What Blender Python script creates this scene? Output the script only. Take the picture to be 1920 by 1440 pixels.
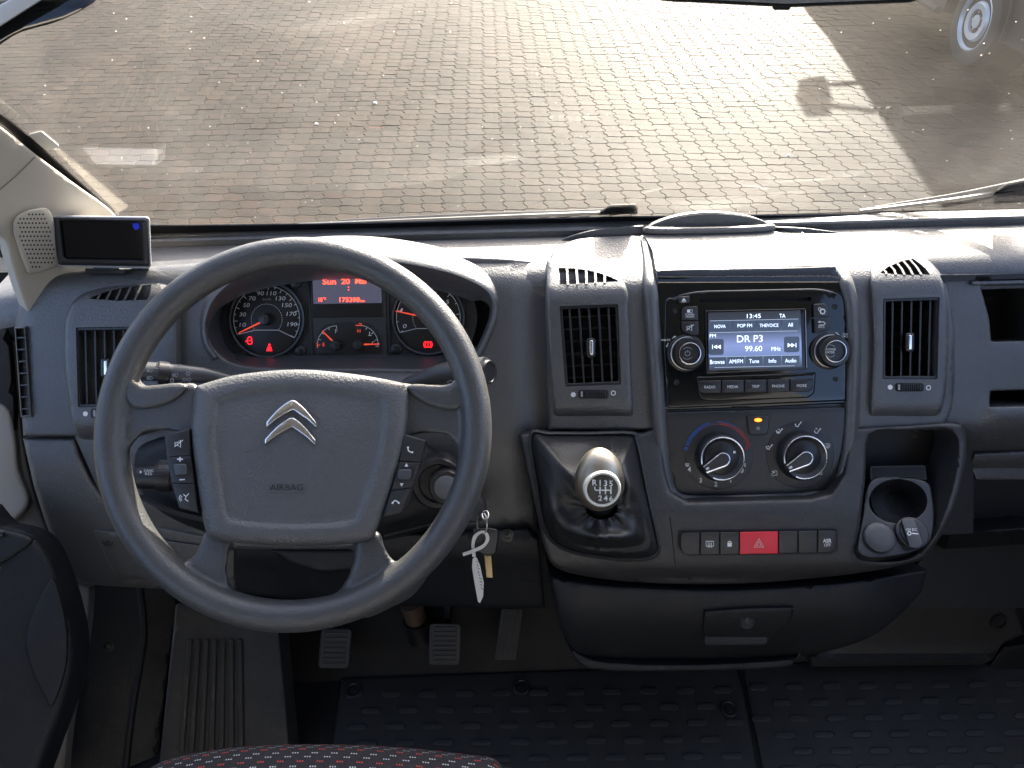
import bpy, bmesh, math, random
import numpy as np
from mathutils import Vector, Matrix, geometry

for o in list(bpy.data.objects):
    bpy.data.objects.remove(o, do_unlink=True)
SC = bpy.context.scene
COL = SC.collection
rad = math.radians

# ------------------------------------------------------------------ camera
FPX = 1350.0                       # focal length in pixels of the 1920 px wide photograph
TH = rad(40.9)                     # looking down
CAM = Vector((0.0, 0.0, 2.0))
ROT = Matrix.Rotation(rad(-1.3), 3, 'Z') @ Matrix.Rotation(rad(90) - TH, 3, 'X') @ Matrix.Rotation(rad(-0.9), 3, 'Z')
cd = bpy.data.cameras.new('camera')
cd.sensor_width = 36.0
cd.lens = 36.0 * FPX / 1920.0
cd.clip_start = 0.02
cd.clip_end = 800
cam = bpy.data.objects.new('camera', cd)
COL.objects.link(cam)
cam.matrix_world = Matrix.Translation(CAM) @ ROT.to_4x4()
SC.camera = cam

# ------------------------------------------------------------------ sky and sun
SUN_EL, SUN_AZ = rad(25), rad(19)          # azimuth measured to the right of straight ahead (+Y)
w = bpy.data.worlds.new('World')
SC.world = w
w.use_nodes = True
nt = w.node_tree
nt.nodes.clear()
sky = nt.nodes.new('ShaderNodeTexSky')
sky.sky_type = 'NISHITA'
sky.sun_disc = False
sky.sun_elevation = SUN_EL
sky.sun_rotation = SUN_AZ
sky.dust_density = 4.5
sky.air_density = 0.6
bg = nt.nodes.new('ShaderNodeBackground')
bg.inputs['Strength'].default_value = 0.15
wo = nt.nodes.new('ShaderNodeOutputWorld')
nt.links.new(sky.outputs[0], bg.inputs['Color'])
nt.links.new(bg.outputs[0], wo.inputs['Surface'])
sl = bpy.data.lights.new('sun', 'SUN')
sl.energy = 4.6
sl.angle = rad(0.6)
sl.color = (1.0, 0.93, 0.82)
sun = bpy.data.objects.new('sun', sl)
COL.objects.link(sun)
SDIR = Vector((math.sin(SUN_AZ) * math.cos(SUN_EL), math.cos(SUN_AZ) * math.cos(SUN_EL), math.sin(SUN_EL)))
sun.location = SDIR * 20
sun.rotation_euler = SDIR.to_track_quat('Z', 'Y').to_euler()

vs = SC.view_settings
vs.view_transform = 'Standard'
vs.look = 'None'
vs.exposure = 2.5
vs.gamma = 1.0
vs.use_curve_mapping = False
SC.render.engine = 'CYCLES'
cy = SC.cycles
cy.use_denoising = True
cy.denoiser = 'OPENIMAGEDENOISE'
cy.max_bounces = 8
cy.diffuse_bounces = 4
cy.glossy_bounces = 4
cy.transparent_max_bounces = 12
cy.caustics_reflective = False
cy.caustics_refractive = False
cy.sample_clamp_indirect = 6.0

# ------------------------------------------------------------------ geometry helpers
def ray(px, py):
    return ROT @ Vector(((px - 960.0) / FPX, -(py - 720.0) / FPX, -1.0))
def at_depth(px, py, t):
    return CAM + ray(px, py) * t
def at_y(px, py, Y):
    d = ray(px, py)
    return CAM + d * ((Y - CAM.y) / d.y)
def at_z(px, py, Z):
    d = ray(px, py)
    return CAM + d * ((Z - CAM.z) / d.z)
def at_x(px, py, X):
    d = ray(px, py)
    return CAM + d * ((X - CAM.x) / d.x)

class Frame:
    """a flat reference surface: U to the right, V up along it, N towards the cabin"""
    def __init__(s, O, U, V):
        s.O = Vector(O); s.U = Vector(U).normalized()
        V = Vector(V); s.V = (V - s.U * V.dot(s.U)).normalized(); s.N = s.U.cross(s.V).normalized()
    def at(s, px, py, w=0.0):
        d = ray(px, py)
        return CAM + d * (((s.O + s.N * w - CAM).dot(s.N)) / d.dot(s.N))
    def pt(s, u, v, w=0.0):
        return s.O + s.U * u + s.V * v + s.N * w
    def px(s, px, py):                      # metres per pixel there
        return (s.at(px + 1, py) - s.at(px, py)).length
def lean(px, py, depth, deg):
    L = rad(deg)
    return Frame(at_depth(px, py, depth), (1, 0, 0), (0, math.sin(L), math.cos(L)))
def frame3(a, b, c):
    a, b, c = Vector(a), Vector(b), Vector(c)
    return Frame(a, b - a, c - a)

def cr(pts, n=8, closed=False):
    """Catmull-Rom through the points"""
    P = [np.array(p, float) for p in pts]; m = len(P); out = []
    for i in range(m if closed else m - 1):
        if closed:
            p0, p1, p2, p3 = P[(i - 1) % m], P[i], P[(i + 1) % m], P[(i + 2) % m]
        else:
            p0, p1, p2, p3 = P[max(i - 1, 0)], P[i], P[i + 1], P[min(i + 2, m - 1)]
        for k in range(n):
            t = k / n
            out.append(tuple(0.5 * ((2 * p1) + (-p0 + p2) * t + (2 * p0 - 5 * p1 + 4 * p2 - p3) * t * t + (-p0 + 3 * p1 - 3 * p2 + p3) * t ** 3)))
    if not closed:
        out.append(tuple(P[-1]))
    return out
def rp(pts, r=10, seg=5):
    """polygon with rounded corners"""
    m = len(pts); out = []
    rr = r if isinstance(r, (list, tuple)) else [r] * m
    for i in range(m):
        a, b, c = np.array(pts[i - 1], float), np.array(pts[i], float), np.array(pts[(i + 1) % m], float)
        la, lc = np.linalg.norm(a - b), np.linalg.norm(c - b)
        q = min(rr[i], la * .48, lc * .48)
        p1, p2 = b + (a - b) / la * q, b + (c - b) / lc * q
        for k in range(seg + 1):
            t = k / seg
            out.append(tuple((1 - t) ** 2 * p1 + 2 * t * (1 - t) * b + t * t * p2))
    return out
def rect(x0, y0, x1, y1, r=0, seg=4, tilt=0.0):
    p = [(x0, y0), (x1, y0 + tilt), (x1, y1 + tilt), (x0, y1)]
    return rp(p, r, seg) if r else p
def ell(cx, cy, rx, ry=None, n=32, rot=0.0):
    ry = rx if ry is None else ry
    c, s = math.cos(rad(rot)), math.sin(rad(rot))
    return [(cx + rx * math.cos(a) * c - ry * math.sin(a) * s, cy + rx * math.cos(a) * s + ry * math.sin(a) * c)
            for a in [2 * math.pi * k / n for k in range(n)]]
def dense(pts, step, closed=True):
    out = []
    m = len(pts)
    for i in range(m if closed else m - 1):
        a, b = np.array(pts[i], float), np.array(pts[(i + 1) % m], float)
        k = max(1, int(np.linalg.norm(b - a) / step))
        for j in range(k):
            out.append(tuple(a + (b - a) * j / k))
    if not closed:
        out.append(tuple(pts[-1]))
    return out
def segdist(P, loop):
    A = np.array(loop, float); B = np.roll(A, -1, 0)
    d = np.full(len(P), 1e9)
    for a, b in zip(A, B):
        ab = b - a; L = ab.dot(ab)
        if L < 1e-12: continue
        t = np.clip(((P - a) @ ab) / L, 0, 1)
        d = np.minimum(d, np.linalg.norm(P - (a + t[:, None] * ab), axis=1))
    return d
def inside(P, loop):
    A = np.array(loop, float); x, y = P[:, 0], P[:, 1]
    r = np.zeros(len(P), bool); j = len(A) - 1
    for i in range(len(A)):
        c = ((A[i, 1] > y) != (A[j, 1] > y))
        den = (A[j, 1] - A[i, 1]) or 1e-12
        r ^= c & (x < (A[j, 0] - A[i, 0]) * (y - A[i, 1]) / den + A[i, 0])
        j = i
    return r
def inset(loop, d):
    """offset a loop inwards by d pixels"""
    A = np.array(loop, float); n = len(A)
    area = 0.5 * np.sum(A[:, 0] * np.roll(A[:, 1], -1) - np.roll(A[:, 0], -1) * A[:, 1])
    sg = 1 if area > 0 else -1
    out = []
    for i in range(n):
        e1 = A[i] - A[i - 1]; e2 = A[(i + 1) % n] - A[i]
        n1 = np.array([-e1[1], e1[0]]) * sg; n2 = np.array([-e2[1], e2[0]]) * sg
        l1, l2 = np.linalg.norm(n1) or 1, np.linalg.norm(n2) or 1
        nn = n1 / l1 + n2 / l2; L = np.linalg.norm(nn) or 1
        nn /= L
        out.append(tuple(A[i] + nn * d / max(.5, L / 2)))
    return out

# ------------------------------------------------------------------ objects
ROOT = {}
def thing(name, label, cat, loc, group=None):
    o = bpy.data.objects.new(name, None)
    COL.objects.link(o)
    o.empty_display_size = .03
    o.location = loc
    o['label'] = label; o['category'] = cat
    if group: o['group'] = group
    ROOT[o.name] = Vector(loc)
    return o
def tag(o, label, cat, group=None):
    o['label'] = label; o['category'] = cat
    if group: o['group'] = group
    return o
def struct(o):
    o['kind'] = 'structure'
    return o
def origin(parent):
    return ROOT[parent.name] if parent is not None else Vector((0, 0, 0))
def obj(name, verts, faces, mat, parent=None, smooth=35, recalc=True, loc=None, mats=None, mi=None):
    org = origin(parent) if parent is not None else (Vector(loc) if loc is not None else Vector((0, 0, 0)))
    me = bpy.data.meshes.new(name)
    me.from_pydata([tuple(Vector(v) - org) for v in verts], [], faces)
    me.materials.append(MAT[mat] if isinstance(mat, str) else mat)
    if recalc:
        bm = bmesh.new(); bm.from_mesh(me)
        bmesh.ops.recalc_face_normals(bm, faces=bm.faces[:])
        bm.to_mesh(me); bm.free()
    if smooth:
        me.shade_smooth()
        me.set_sharp_from_angle(angle=rad(smooth))
    o = bpy.data.objects.new(name, me)
    COL.objects.link(o)
    if parent is not None:
        o.parent = parent
    else:
        o.location = org
    ROOT[o.name] = org
    return o
class MB:
    """collects shapes into one mesh"""
    def __init__(s): s.v = []; s.f = []
    def add(s, v, f):
        b = len(s.v); s.v += [Vector(x) for x in v]; s.f += [tuple(i + b for i in q) for q in f]
        return s
    def build(s, name, mat, parent=None, smooth=35, recalc=True, loc=None):
        return obj(name, s.v, s.f, mat, parent, smooth, recalc, loc)

def g_grid(rows, closed_u=False, closed_v=False):
    n = len(rows[0]); m = len(rows)
    v = [p for r in rows for p in r]; f = []
    for i in range(m if closed_v else m - 1):
        for j in range(n if closed_u else n - 1):
            a = i * n + j; b = i * n + (j + 1) % n; i2 = (i + 1) % m
            f.append((a, b, i2 * n + (j + 1) % n, i2 * n + j))
    return v, f
def g_rings(rings, cap0=False, cap1=True):
    v, f = g_grid(rings, closed_u=True)
    n = len(rings[0])
    if cap0: f.append(tuple(range(n)))
    if cap1: f.append(tuple(range(len(v) - n, len(v))))
    return v, f
def g_slab(F, loop, wt, wb, bev=0.0, cap_back=False, seg=3):
    """flat plate: front at wt, back at wb, front edge rounded by bev metres"""
    cx, cy = np.mean([p[0] for p in loop]), np.mean([p[1] for p in loop])
    k = F.px(cx, cy)
    rings = [[F.at(x, y, wb) for x, y in loop]]
    if bev > 0:
        for i in range(seg + 1):
            a = math.pi / 2 * i / seg
            L = inset(loop, bev / k * (1 - math.cos(a)))
            rings.append([F.at(x, y, wt - bev + bev * math.sin(a)) for x, y in L])
    else:
        rings.append([F.at(x, y, wt) for x, y in loop])
    return g_rings(rings, cap_back, True)
def slab(name, F, loop, wt, wb, mat, parent, bev=0.0, smooth=35, cap_back=False):
    v, f = g_slab(F, loop, wt, wb, bev, cap_back)
    return obj(name, v, f, mat, parent, smooth)
def g_lathe(C, U, V, N, prof, seg=32, cap=True):
    rings = [[C + (U * math.cos(a) + V * math.sin(a)) * r + N * w for a in [2 * math.pi * k / seg for k in range(seg)]] for r, w in prof]
    return g_rings(rings, cap and prof[0][0] > 1e-6, cap and prof[-1][0] > 1e-6)
def lathe(name, F, px, py, prof, mat, parent, seg=32, w0=0.0, smooth=40):
    v, f = g_lathe(F.at(px, py, w0), F.U, F.V, F.N, prof, seg)
    return obj(name, v, f, mat, parent, smooth)
def g_tube(path, r, seg=10, caps=True):
    path = [Vector(p) for p in path]; n = len(path)
    rr = r if isinstance(r, (list, tuple)) else [r] * n
    rings = []; up = None
    for i in range(n):
        t = (path[min(i + 1, n - 1)] - path[max(i - 1, 0)]).normalized()
        if up is None:
            up = Vector((0, 0, 1)) if abs(t.z) < .9 else Vector((1, 0, 0))
        a = t.cross(up).normalized(); up = a.cross(t).normalized()
        rings.append([path[i] + (a * math.cos(q) + up * math.sin(q)) * rr[i] for q in [2 * math.pi * k / seg for k in range(seg)]])
    return g_rings(rings, caps, caps)
def tube(name, path, r, mat, parent=None, seg=10, smooth=50):
    v, f = g_tube(path, r, seg)
    return obj(name, v, f, mat, parent, smooth)
def g_sweep(F, path, prof, closed=False):
    """profile [(pixels to the left of the path, w)] swept along a path of pixels"""
    P = np.array(path, float); n = len(P); cols = []
    for i in range(n):
        t = (P[(i + 1) % n] - P[i - 1]) if closed else (P[min(i + 1, n - 1)] - P[max(i - 1, 0)])
        t = t / (np.linalg.norm(t) or 1); nn = np.array([t[1], -t[0]])
        cols.append([F.at(*(P[i] + nn * o), wv) for o, wv in prof])
    return g_grid(cols, closed_v=closed)
def sweep(name, F, path, prof, mat, parent, closed=False, smooth=50):
    v, f = g_sweep(F, path, prof, closed)
    return obj(name, v, f, mat, parent, smooth)
def g_panel(F, outer, holes=(), w=0.0, back=-.02, rnd=0.0, drop=None, step=14, hole_rnd=0.0, hole_back=None, maxw=None):
    """curved plate from a traced outline: front surface w(px,py), rounded rim, walls to the back, openings"""
    wf = w if callable(w) else (lambda x, y: np.full(np.shape(x), w))
    outer = dense(outer, step)
    k = F.px(*np.mean(np.array(outer), 0))
    holes = [dense(h, step * .7) for h in holes]
    pts = [np.array(outer)] + [np.array(h) for h in holes]
    edges = []; b = 0; loops = []
    for p in pts:
        n = len(p); loops.append((b, n)); edges += [(b + i, b + (i + 1) % n) for i in range(n)]; b += n
    extra = []
    if rnd > 0:
        for q in (.06, .2, .42, .7, 1.0):
            L = np.array(inset(outer, rnd * q))
            ok = inside(L, outer) & (segdist(L, outer) > rnd * q * .93)
            extra.append(L[ok])
    if hole_rnd > 0:
        for h in holes:
            for q in (.1, .35, .7, 1.0):
                L = np.array(inset(h, -hole_rnd * q))
                extra.append(L[segdist(L, h) > hole_rnd * q * .9])
    A = np.array(outer)
    gx = np.arange(A[:, 0].min(), A[:, 0].max(), step); gy = np.arange(A[:, 1].min(), A[:, 1].max(), step)
    G = np.array([(x + (step / 2 if j % 2 else 0), y) for j, y in enumerate(gy) for x in gx])
    if len(G):
        ok = inside(G, outer) & (segdist(G, outer) > max(rnd * 1.05, step * .55))
        for h in holes:
            ok &= ~inside(G, h) & (segdist(G, h) > max(hole_rnd * 1.05, step * .45))
        extra.append(G[ok])
    if extra:
        E = np.concatenate(extra)
        ok = inside(E, outer)
        for h in holes: ok &= ~inside(E, h)
        pts.append(E[ok])
    P = np.concatenate(pts)
    res = geometry.delaunay_2d_cdt([Vector((x, y)) for x, y in P], edges, [], 0, 1e-4, True)
    V2 = np.array([(v.x, v.y) for v in res[0]]); T = [tuple(t) for t in res[2]]
    cen = np.array([V2[list(t)].mean(0) for t in T])
    ok = inside(cen, outer)
    for h in holes: ok &= ~inside(cen, h)
    T = [t for t, q in zip(T, ok) if q]
    W = np.array(wf(V2[:, 0], V2[:, 1]), float)
    if rnd > 0:
        d = np.clip(segdist(V2, outer) / rnd, 0, 1)
        dr = rnd * k if drop is None else drop
        W = W - dr * (1 - np.sqrt(1 - (1 - d) ** 2))
    if hole_rnd > 0:
        for h in holes:
            d = np.clip(segdist(V2, h) / hole_rnd, 0, 1)
            W = W - hole_rnd * k * (1 - np.sqrt(1 - (1 - d) ** 2))
    verts = [F.at(x, y, q) for (x, y), q in zip(V2, W)]
    faces = list(T)
    inv = {}
    for i, src in enumerate(res[3]):
        for s_ in src: inv[s_] = i
    for li, (b, n) in enumerate(loops):
        bk = back if li == 0 else (hole_back if hole_back is not None else back)
        if bk is None: continue
        ids = [inv[b + i] for i in range(n)]
        base = len(verts)
        for i in ids:
            p = verts[i]
            q = W[i]
            verts.append(p + F.N * (min(bk, q - .0005) - q))
        for i in range(n):
            j = (i + 1) % n
            faces.append((ids[i], ids[j], base + j, base + i))
        if li > 0 and hole_back is not None:
            pass
    return verts, faces
def panel(name, F, outer, mat, parent, smooth=42, **kw):
    v, f = g_panel(F, outer, **kw)
    return obj(name, v, f, mat, parent, smooth)
def g_ring(F, outer, inner, wt, wb_out, wb_in, bev=.0):
    k = F.px(*np.mean(np.array(outer), 0)); b = bev / k
    o2, i2 = inset(outer, b), inset(inner, -b)
    rr = [[F.at(x, y, wb_out) for x, y in outer], [F.at(x, y, wt - bev) for x, y in outer], [F.at(x, y, wt) for x, y in o2],
          [F.at(x, y, wt) for x, y in i2], [F.at(x, y, wt - bev) for x, y in inner], [F.at(x, y, wb_in) for x, y in inner]]
    return g_grid(rr, closed_u=True)
def ringplate(name, F, outer, inner, wt, wbo, wbi, mat, parent, bev=0.0, smooth=35):
    v, f = g_ring(F, outer, inner, wt, wbo, wbi, bev)
    return obj(name, v, f, mat, parent, smooth)

class Ink:
    """flat print on a surface"""
    def __init__(s, F, w): s.F = F; s.w = w; s.m = MB()
    def poly(s, pts):
        s.m.add([s.F.at(x, y, s.w) for x, y in pts], [tuple(range(len(pts)))]); return s
    def line(s, pts, wd, closed=False):
        P = np.array(pts, float); n = len(P); L = []; R = []
        for i in range(n):
            t = (P[(i + 1) % n] - P[i - 1]) if closed else (P[min(i + 1, n - 1)] - P[max(i - 1, 0)])
            t = t / (np.linalg.norm(t) or 1); nn = np.array([t[1], -t[0]]) * wd / 2
            L.append(s.F.at(*(P[i] + nn), s.w)); R.append(s.F.at(*(P[i] - nn), s.w))
        v, f = g_grid([L, R], closed_u=closed); s.m.add(v, f); return s
    def disc(s, x, y, r, n=20): return s.poly(ell(x, y, r, r, n))
    def arc(s, x, y, r, wd, a0=0, a1=360, n=32, ry=None):
        full = abs(a1 - a0) >= 360
        ry = r if ry is None else ry
        k = [a0 + (a1 - a0) * i / n for i in range(n if full else n + 1)]
        return s.line([(x + r * math.cos(rad(a)), y - ry * math.sin(rad(a))) for a in k], wd, full)
    def build(s, name, mat, parent):
        return s.m.build(name, mat, parent, smooth=0, recalc=False)
TEXTS = []
def text(s, F, x, y, w, mat, parent, width=None, height=None, rot=0.0, name='lettering', align='c', shear=0.0, bold=0.0):
    """lettering centred on a pixel, sized in pixels of the photograph"""
    TEXTS.append((s, F, x, y, w, mat, parent, width, height, rot, name, align, shear, bold))
def make_texts():
    tmp = []
    for t in TEXTS:
        c = bpy.data.curves.new('t', 'FONT'); c.body = t[0]; c.size = 1.0; c.resolution_u = 3; c.shear = t[12]; c.offset = t[13]
        o = bpy.data.objects.new('t', c); COL.objects.link(o); tmp.append(o)
    bpy.context.view_layer.update()
    dg = bpy.context.evaluated_depsgraph_get()
    for o, (s, F, x, y, w, mat, parent, width, height, rot, name, align, shear, bold) in zip(tmp, TEXTS):
        me = bpy.data.meshes.new_from_object(o.evaluated_get(dg))
        V = np.array([v.co[:] for v in me.vertices]).reshape(-1, 3)
        if not len(V): continue
        lo, hi = V.min(0), V.max(0); sz = np.maximum(hi - lo, 1e-6)
        sx = width / sz[0] if width else None; sy = height / sz[1] if height else None
        sx = sx or sy; sy = sy or sx
        cxm = (lo[0] + hi[0]) / 2 if align == 'c' else (lo[0] if align == 'l' else hi[0])
        cym = (lo[1] + hi[1]) / 2
        c_, s_ = math.cos(rad(rot)), math.sin(rad(rot))
        org = origin(parent)
        for v in me.vertices:
            a, b = (v.co.x - cxm) * sx, (v.co.y - cym) * sy
            a, b = a * c_ - b * s_, a * s_ + b * c_
            v.co = F.at(x + a, y - b, w) - org
        me.materials.clear(); me.materials.append(MAT[mat])
        me.name = name
        n = bpy.data.objects.new(name, me); COL.objects.link(n); n.parent = parent
        ROOT[n.name] = org
    for o in tmp:
        c = o.data; bpy.data.objects.remove(o, do_unlink=True); bpy.data.curves.remove(c)
# ------------------------------------------------------------------ materials
MAT = {}
def base_mat(name):
    m = bpy.data.materials.new(name); m.use_nodes = True
    MAT[name] = m
    return m, m.node_tree, m.node_tree.nodes, m.node_tree.nodes['Principled BSDF']
def node(t, kind, **kw):
    n = t.nodes.new(kind)
    for k, v in kw.items():
        if hasattr(n, k): setattr(n, k, v)
    return n
def plain(name, col, rough=.5, metal=0.0, spec=.5, coat=0.0, emit=None, estr=0.0, vary=.0, scale=60):
    m, t, N, b = base_mat(name)
    b.inputs['Base Color'].default_value = (*col, 1)
    b.inputs['Roughness'].default_value = rough
    b.inputs['Metallic'].default_value = metal
    b.inputs['Specular IOR Level'].default_value = spec
    b.inputs['Coat Weight'].default_value = coat
    if emit:
        b.inputs['Emission Color'].default_value = (*emit, 1); b.inputs['Emission Strength'].default_value = estr
    if vary:
        tc = node(t, 'ShaderNodeTexCoord'); nz = node(t, 'ShaderNodeTexNoise')
        nz.inputs['Scale'].default_value = scale; nz.inputs['Detail'].default_value = 5
        t.links.new(tc.outputs['Object'], nz.inputs['Vector'])
        mr = node(t, 'ShaderNodeMapRange')
        mr.inputs[3].default_value = max(.02, rough - vary); mr.inputs[4].default_value = min(1, rough + vary)
        t.links.new(nz.outputs[0], mr.inputs[0]); t.links.new(mr.outputs[0], b.inputs['Roughness'])
    return m
def grained(name, col, rough=.5, scale=700, depth=.0004, strength=.5, vary=.08, spec=.5, dust=.0, kind='voronoi', dustcol=(.30, .27, .23), sheen=0.0):
    """moulded plastic or vinyl with a fine grain, worn patches and a little dust"""
    m, t, N, b = base_mat(name)
    tc = node(t, 'ShaderNodeTexCoord')
    if kind == 'voronoi':
        v = node(t, 'ShaderNodeTexVoronoi', feature='F1'); v.inputs['Scale'].default_value = scale
        hgt = v.outputs['Distance']
    else:
        v = node(t, 'ShaderNodeTexNoise'); v.inputs['Scale'].default_value = scale; v.inputs['Detail'].default_value = 4
        hgt = v.outputs[0]
    t.links.new(tc.outputs['Object'], v.inputs['Vector'])
    bp = node(t, 'ShaderNodeBump'); bp.inputs['Strength'].default_value = strength; bp.inputs['Distance'].default_value = depth
    t.links.new(hgt, bp.inputs['Height']); t.links.new(bp.outputs[0], b.inputs['Normal'])
    nz = node(t, 'ShaderNodeTexNoise'); nz.inputs['Scale'].default_value = 14; nz.inputs['Detail'].default_value = 3; nz.inputs['Roughness'].default_value = .65
    t.links.new(tc.outputs['Object'], nz.inputs['Vector'])
    mr = node(t, 'ShaderNodeMapRange'); mr.inputs[1].default_value = .3; mr.inputs[2].default_value = .7
    mr.inputs[3].default_value = rough - vary; mr.inputs[4].default_value = rough + vary
    t.links.new(nz.outputs[0], mr.inputs[0]); t.links.new(mr.outputs[0], b.inputs['Roughness'])
    nz2 = node(t, 'ShaderNodeTexNoise'); nz2.inputs['Scale'].default_value = 90; nz2.inputs['Detail'].default_value = 4; nz2.inputs['Roughness'].default_value = .75
    t.links.new(tc.outputs['Object'], nz2.inputs['Vector'])
    mr2 = node(t, 'ShaderNodeMapRange'); mr2.inputs[1].default_value = .42; mr2.inputs[2].default_value = .75
    mr2.inputs[3].default_value = dust * .35; mr2.inputs[4].default_value = dust
    t.links.new(nz2.outputs[0], mr2.inputs[0])
    mx = node(t, 'ShaderNodeMix', data_type='RGBA')
    mx.inputs[6].default_value = (*col, 1); mx.inputs[7].default_value = (*dustcol, 1)
    t.links.new(mr2.outputs[0], mx.inputs[0]); t.links.new(mx.outputs[2], b.inputs['Base Color'])
    b.inputs['Specular IOR Level'].default_value = spec
    b.inputs['Sheen Weight'].default_value = sheen; b.inputs['Sheen Roughness'].default_value = .35
    return m

grained('dash_plastic', (.052, .052, .053), rough=.43, scale=420, depth=.0007, strength=.45, dust=.06, spec=.8, sheen=.08)
grained('dash_top_plastic', (.03, .031, .034), rough=.47, scale=420, depth=.0006, strength=.4, dust=.2, spec=1.0, sheen=.15)
grained('console_plastic', (.022, .022, .023), rough=.47, scale=520, depth=.0006, strength=.4, dust=.05)
grained('dark_plastic', (.006, .007, .009), rough=.55, scale=700, depth=.0004, strength=.4, dust=.015, spec=.35)
grained('wheel_plastic', (.052, .052, .052), rough=.38, scale=520, depth=.0007, strength=.4, vary=.1, dust=.03, spec=.55)
grained('airbag_vinyl', (.072, .072, .073), rough=.43, scale=400, depth=.0010, strength=.5, vary=.1, dust=.05, spec=.5)
grained('smooth_plastic', (.014, .014, .016), rough=.36, scale=900, depth=.0001, strength=.2, dust=.02, spec=.5)
grained('button_plastic', (.016, .016, .018), rough=.42, scale=900, depth=.0001, strength=.25, dust=.03, spec=.5)
grained('satin_plastic', (.045, .047, .052), rough=.42, scale=900, depth=.0002, strength=.2, dust=.03)
grained('beige_trim', (.44, .40, .33), rough=.62, scale=900, depth=.0002, strength=.25, dust=.08, dustcol=(.35, .30, .22))
grained('headliner', (.62, .58, .52), rough=.85, scale=900, depth=.0002, strength=.25, dust=.05)
grained('bulkhead_grey', (.07, .075, .085), rough=.8, scale=900, depth=.0002, strength=.25, dust=.05)
grained('grey_trim', (.17, .155, .13), rough=.65, scale=900, depth=.0002, strength=.25, dust=.10)
grained('beige_metal', (.30, .27, .22), rough=.45, scale=300, depth=.0001, strength=.2, dust=.10)
grained('leather', (.011, .012, .013), rough=.45, scale=420, depth=.0005, strength=.5, vary=.07, dust=.04, spec=.45)
grained('rubber_mat', (.015, .017, .019), rough=.62, scale=1100, depth=.0003, strength=.5, dust=.07, dustcol=(.12, .11, .10))
grained('floor_vinyl', (.004, .0045, .0055), rough=.6, scale=900, depth=.0004, strength=.4, spec=.3, dust=.03, dustcol=(.10, .095, .085))
grained('footrest_plastic', (.026, .025, .023), rough=.6, scale=700, depth=.0004, strength=.4, dust=.15, dustcol=(.16, .14, .12))
grained('door_plastic', (.006, .007, .009), rough=.62, scale=500, depth=.0005, strength=.4, dust=.02, spec=.3)
grained('lozenge_rubber', (.019, .021, .024), rough=.6, scale=1100, depth=.0003, strength=.4, dust=.15, dustcol=(.14, .13, .12))  # mat lozenges, slightly lighter and dustier than the sheet
grained('rusty_steel', (.09, .05, .03), rough=.6, scale=300, depth=.0004, strength=.4, dust=.1)
grained('pedal_rubber', (.060, .058, .056), rough=.68, scale=900, depth=.0003, strength=.4, dust=.18, dustcol=(.13, .12, .11))
plain('gloss_black', (.004, .006, .007), rough=.06, spec=.5, coat=.3, vary=.035, scale=25)
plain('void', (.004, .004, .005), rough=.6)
plain('slat_plastic', (.016, .016, .018), rough=.4)
plain('chrome', (.86, .85, .82), rough=.22, metal=1.0, vary=.05, scale=120)
plain('satin_metal', (.40, .355, .28), rough=.42, metal=1.0, vary=.06, scale=300)
plain('ring_metal', (.80, .80, .80), rough=.25, metal=1.0)
plain('brass', (.36, .28, .16), rough=.4, metal=1.0)
plain('steel', (.55, .53, .50), rough=.3, metal=1.0, vary=.08)
plain('white_print', (.75, .75, .73), rough=.6)
plain('grey_print', (.34, .34, .35), rough=.6)
plain('blue_print', (.03, .12, .42), rough=.6)
plain('red_print', (.42, .05, .04), rough=.6)
plain('cream_print', (.72, .69, .60), rough=.45)
plain('hazard_red', (.72, .025, .045), rough=.42)
plain('dial_black', (.008, .008, .009), rough=.35)
plain('dial_grey', (.022, .024, .028), rough=.45)
plain('needle_red', (.75, .06, .03), rough=.4, emit=(1, .10, .04), estr=.12)
plain('lit_red', (.6, .01, .01), emit=(1, .012, .02), estr=.5)
plain('lit_dots', (.6, .05, .03), emit=(1, .06, .03), estr=.8)
plain('lit_orange', (.8, .2, .02), emit=(1, .16, .01), estr=.9)
plain('display_glass', (.02, .02, .03), rough=.25, emit=(.10, .10, .16), estr=.14)
plain('screen_black', (.004, .004, .005), rough=.07)
plain('screen_text', (.6, .65, .7), emit=(.62, .76, 1), estr=.36)
plain('screen_tile', (.02, .025, .035), rough=.25, emit=(.14, .20, .34), estr=.075)
plain('screen_edge', (.2, .22, .25), emit=(.5, .62, .8), estr=.14)
plain('sticker_blue', (.005, .02, .55), rough=.5, emit=(0, .01, .3), estr=.02)
plain('sticker_white', (.72, .70, .62), rough=.6)
plain('key_plastic', (.016, .016, .018), rough=.4)
plain('barrel_grey', (.12, .125, .13), rough=.5)
plain('case_sun_glare', (.40, .40, .42), rough=.4)  # pale grey: sun glare on the dark casing painted into its colour
plain('tag_white', (.62, .60, .55), rough=.5)
plain('mirror_grey', (.16, .16, .15), rough=.5)
plain('frit_black', (.006, .006, .007), rough=.35)
plain('wiper_black', (.02, .022, .026), rough=.4)
plain('lever_cap', (.006, .006, .007), rough=.22)
plain('tyre_rubber', (.018, .018, .018), rough=.8)
plain('van_paint', (.016, .016, .015), rough=.5, spec=.3, vary=.08, scale=8)
plain('van_glass', (.01, .012, .014), rough=.08)
plain('wheel_steel', (.52, .54, .56), rough=.38, metal=.4)
plain('arch_trim', (.025, .025, .025), rough=.75, spec=.2)
plain('litter_white', (.6, .58, .52), rough=.7)
plain('light_frame', (.42, .42, .40), rough=.35, vary=.08)

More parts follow.
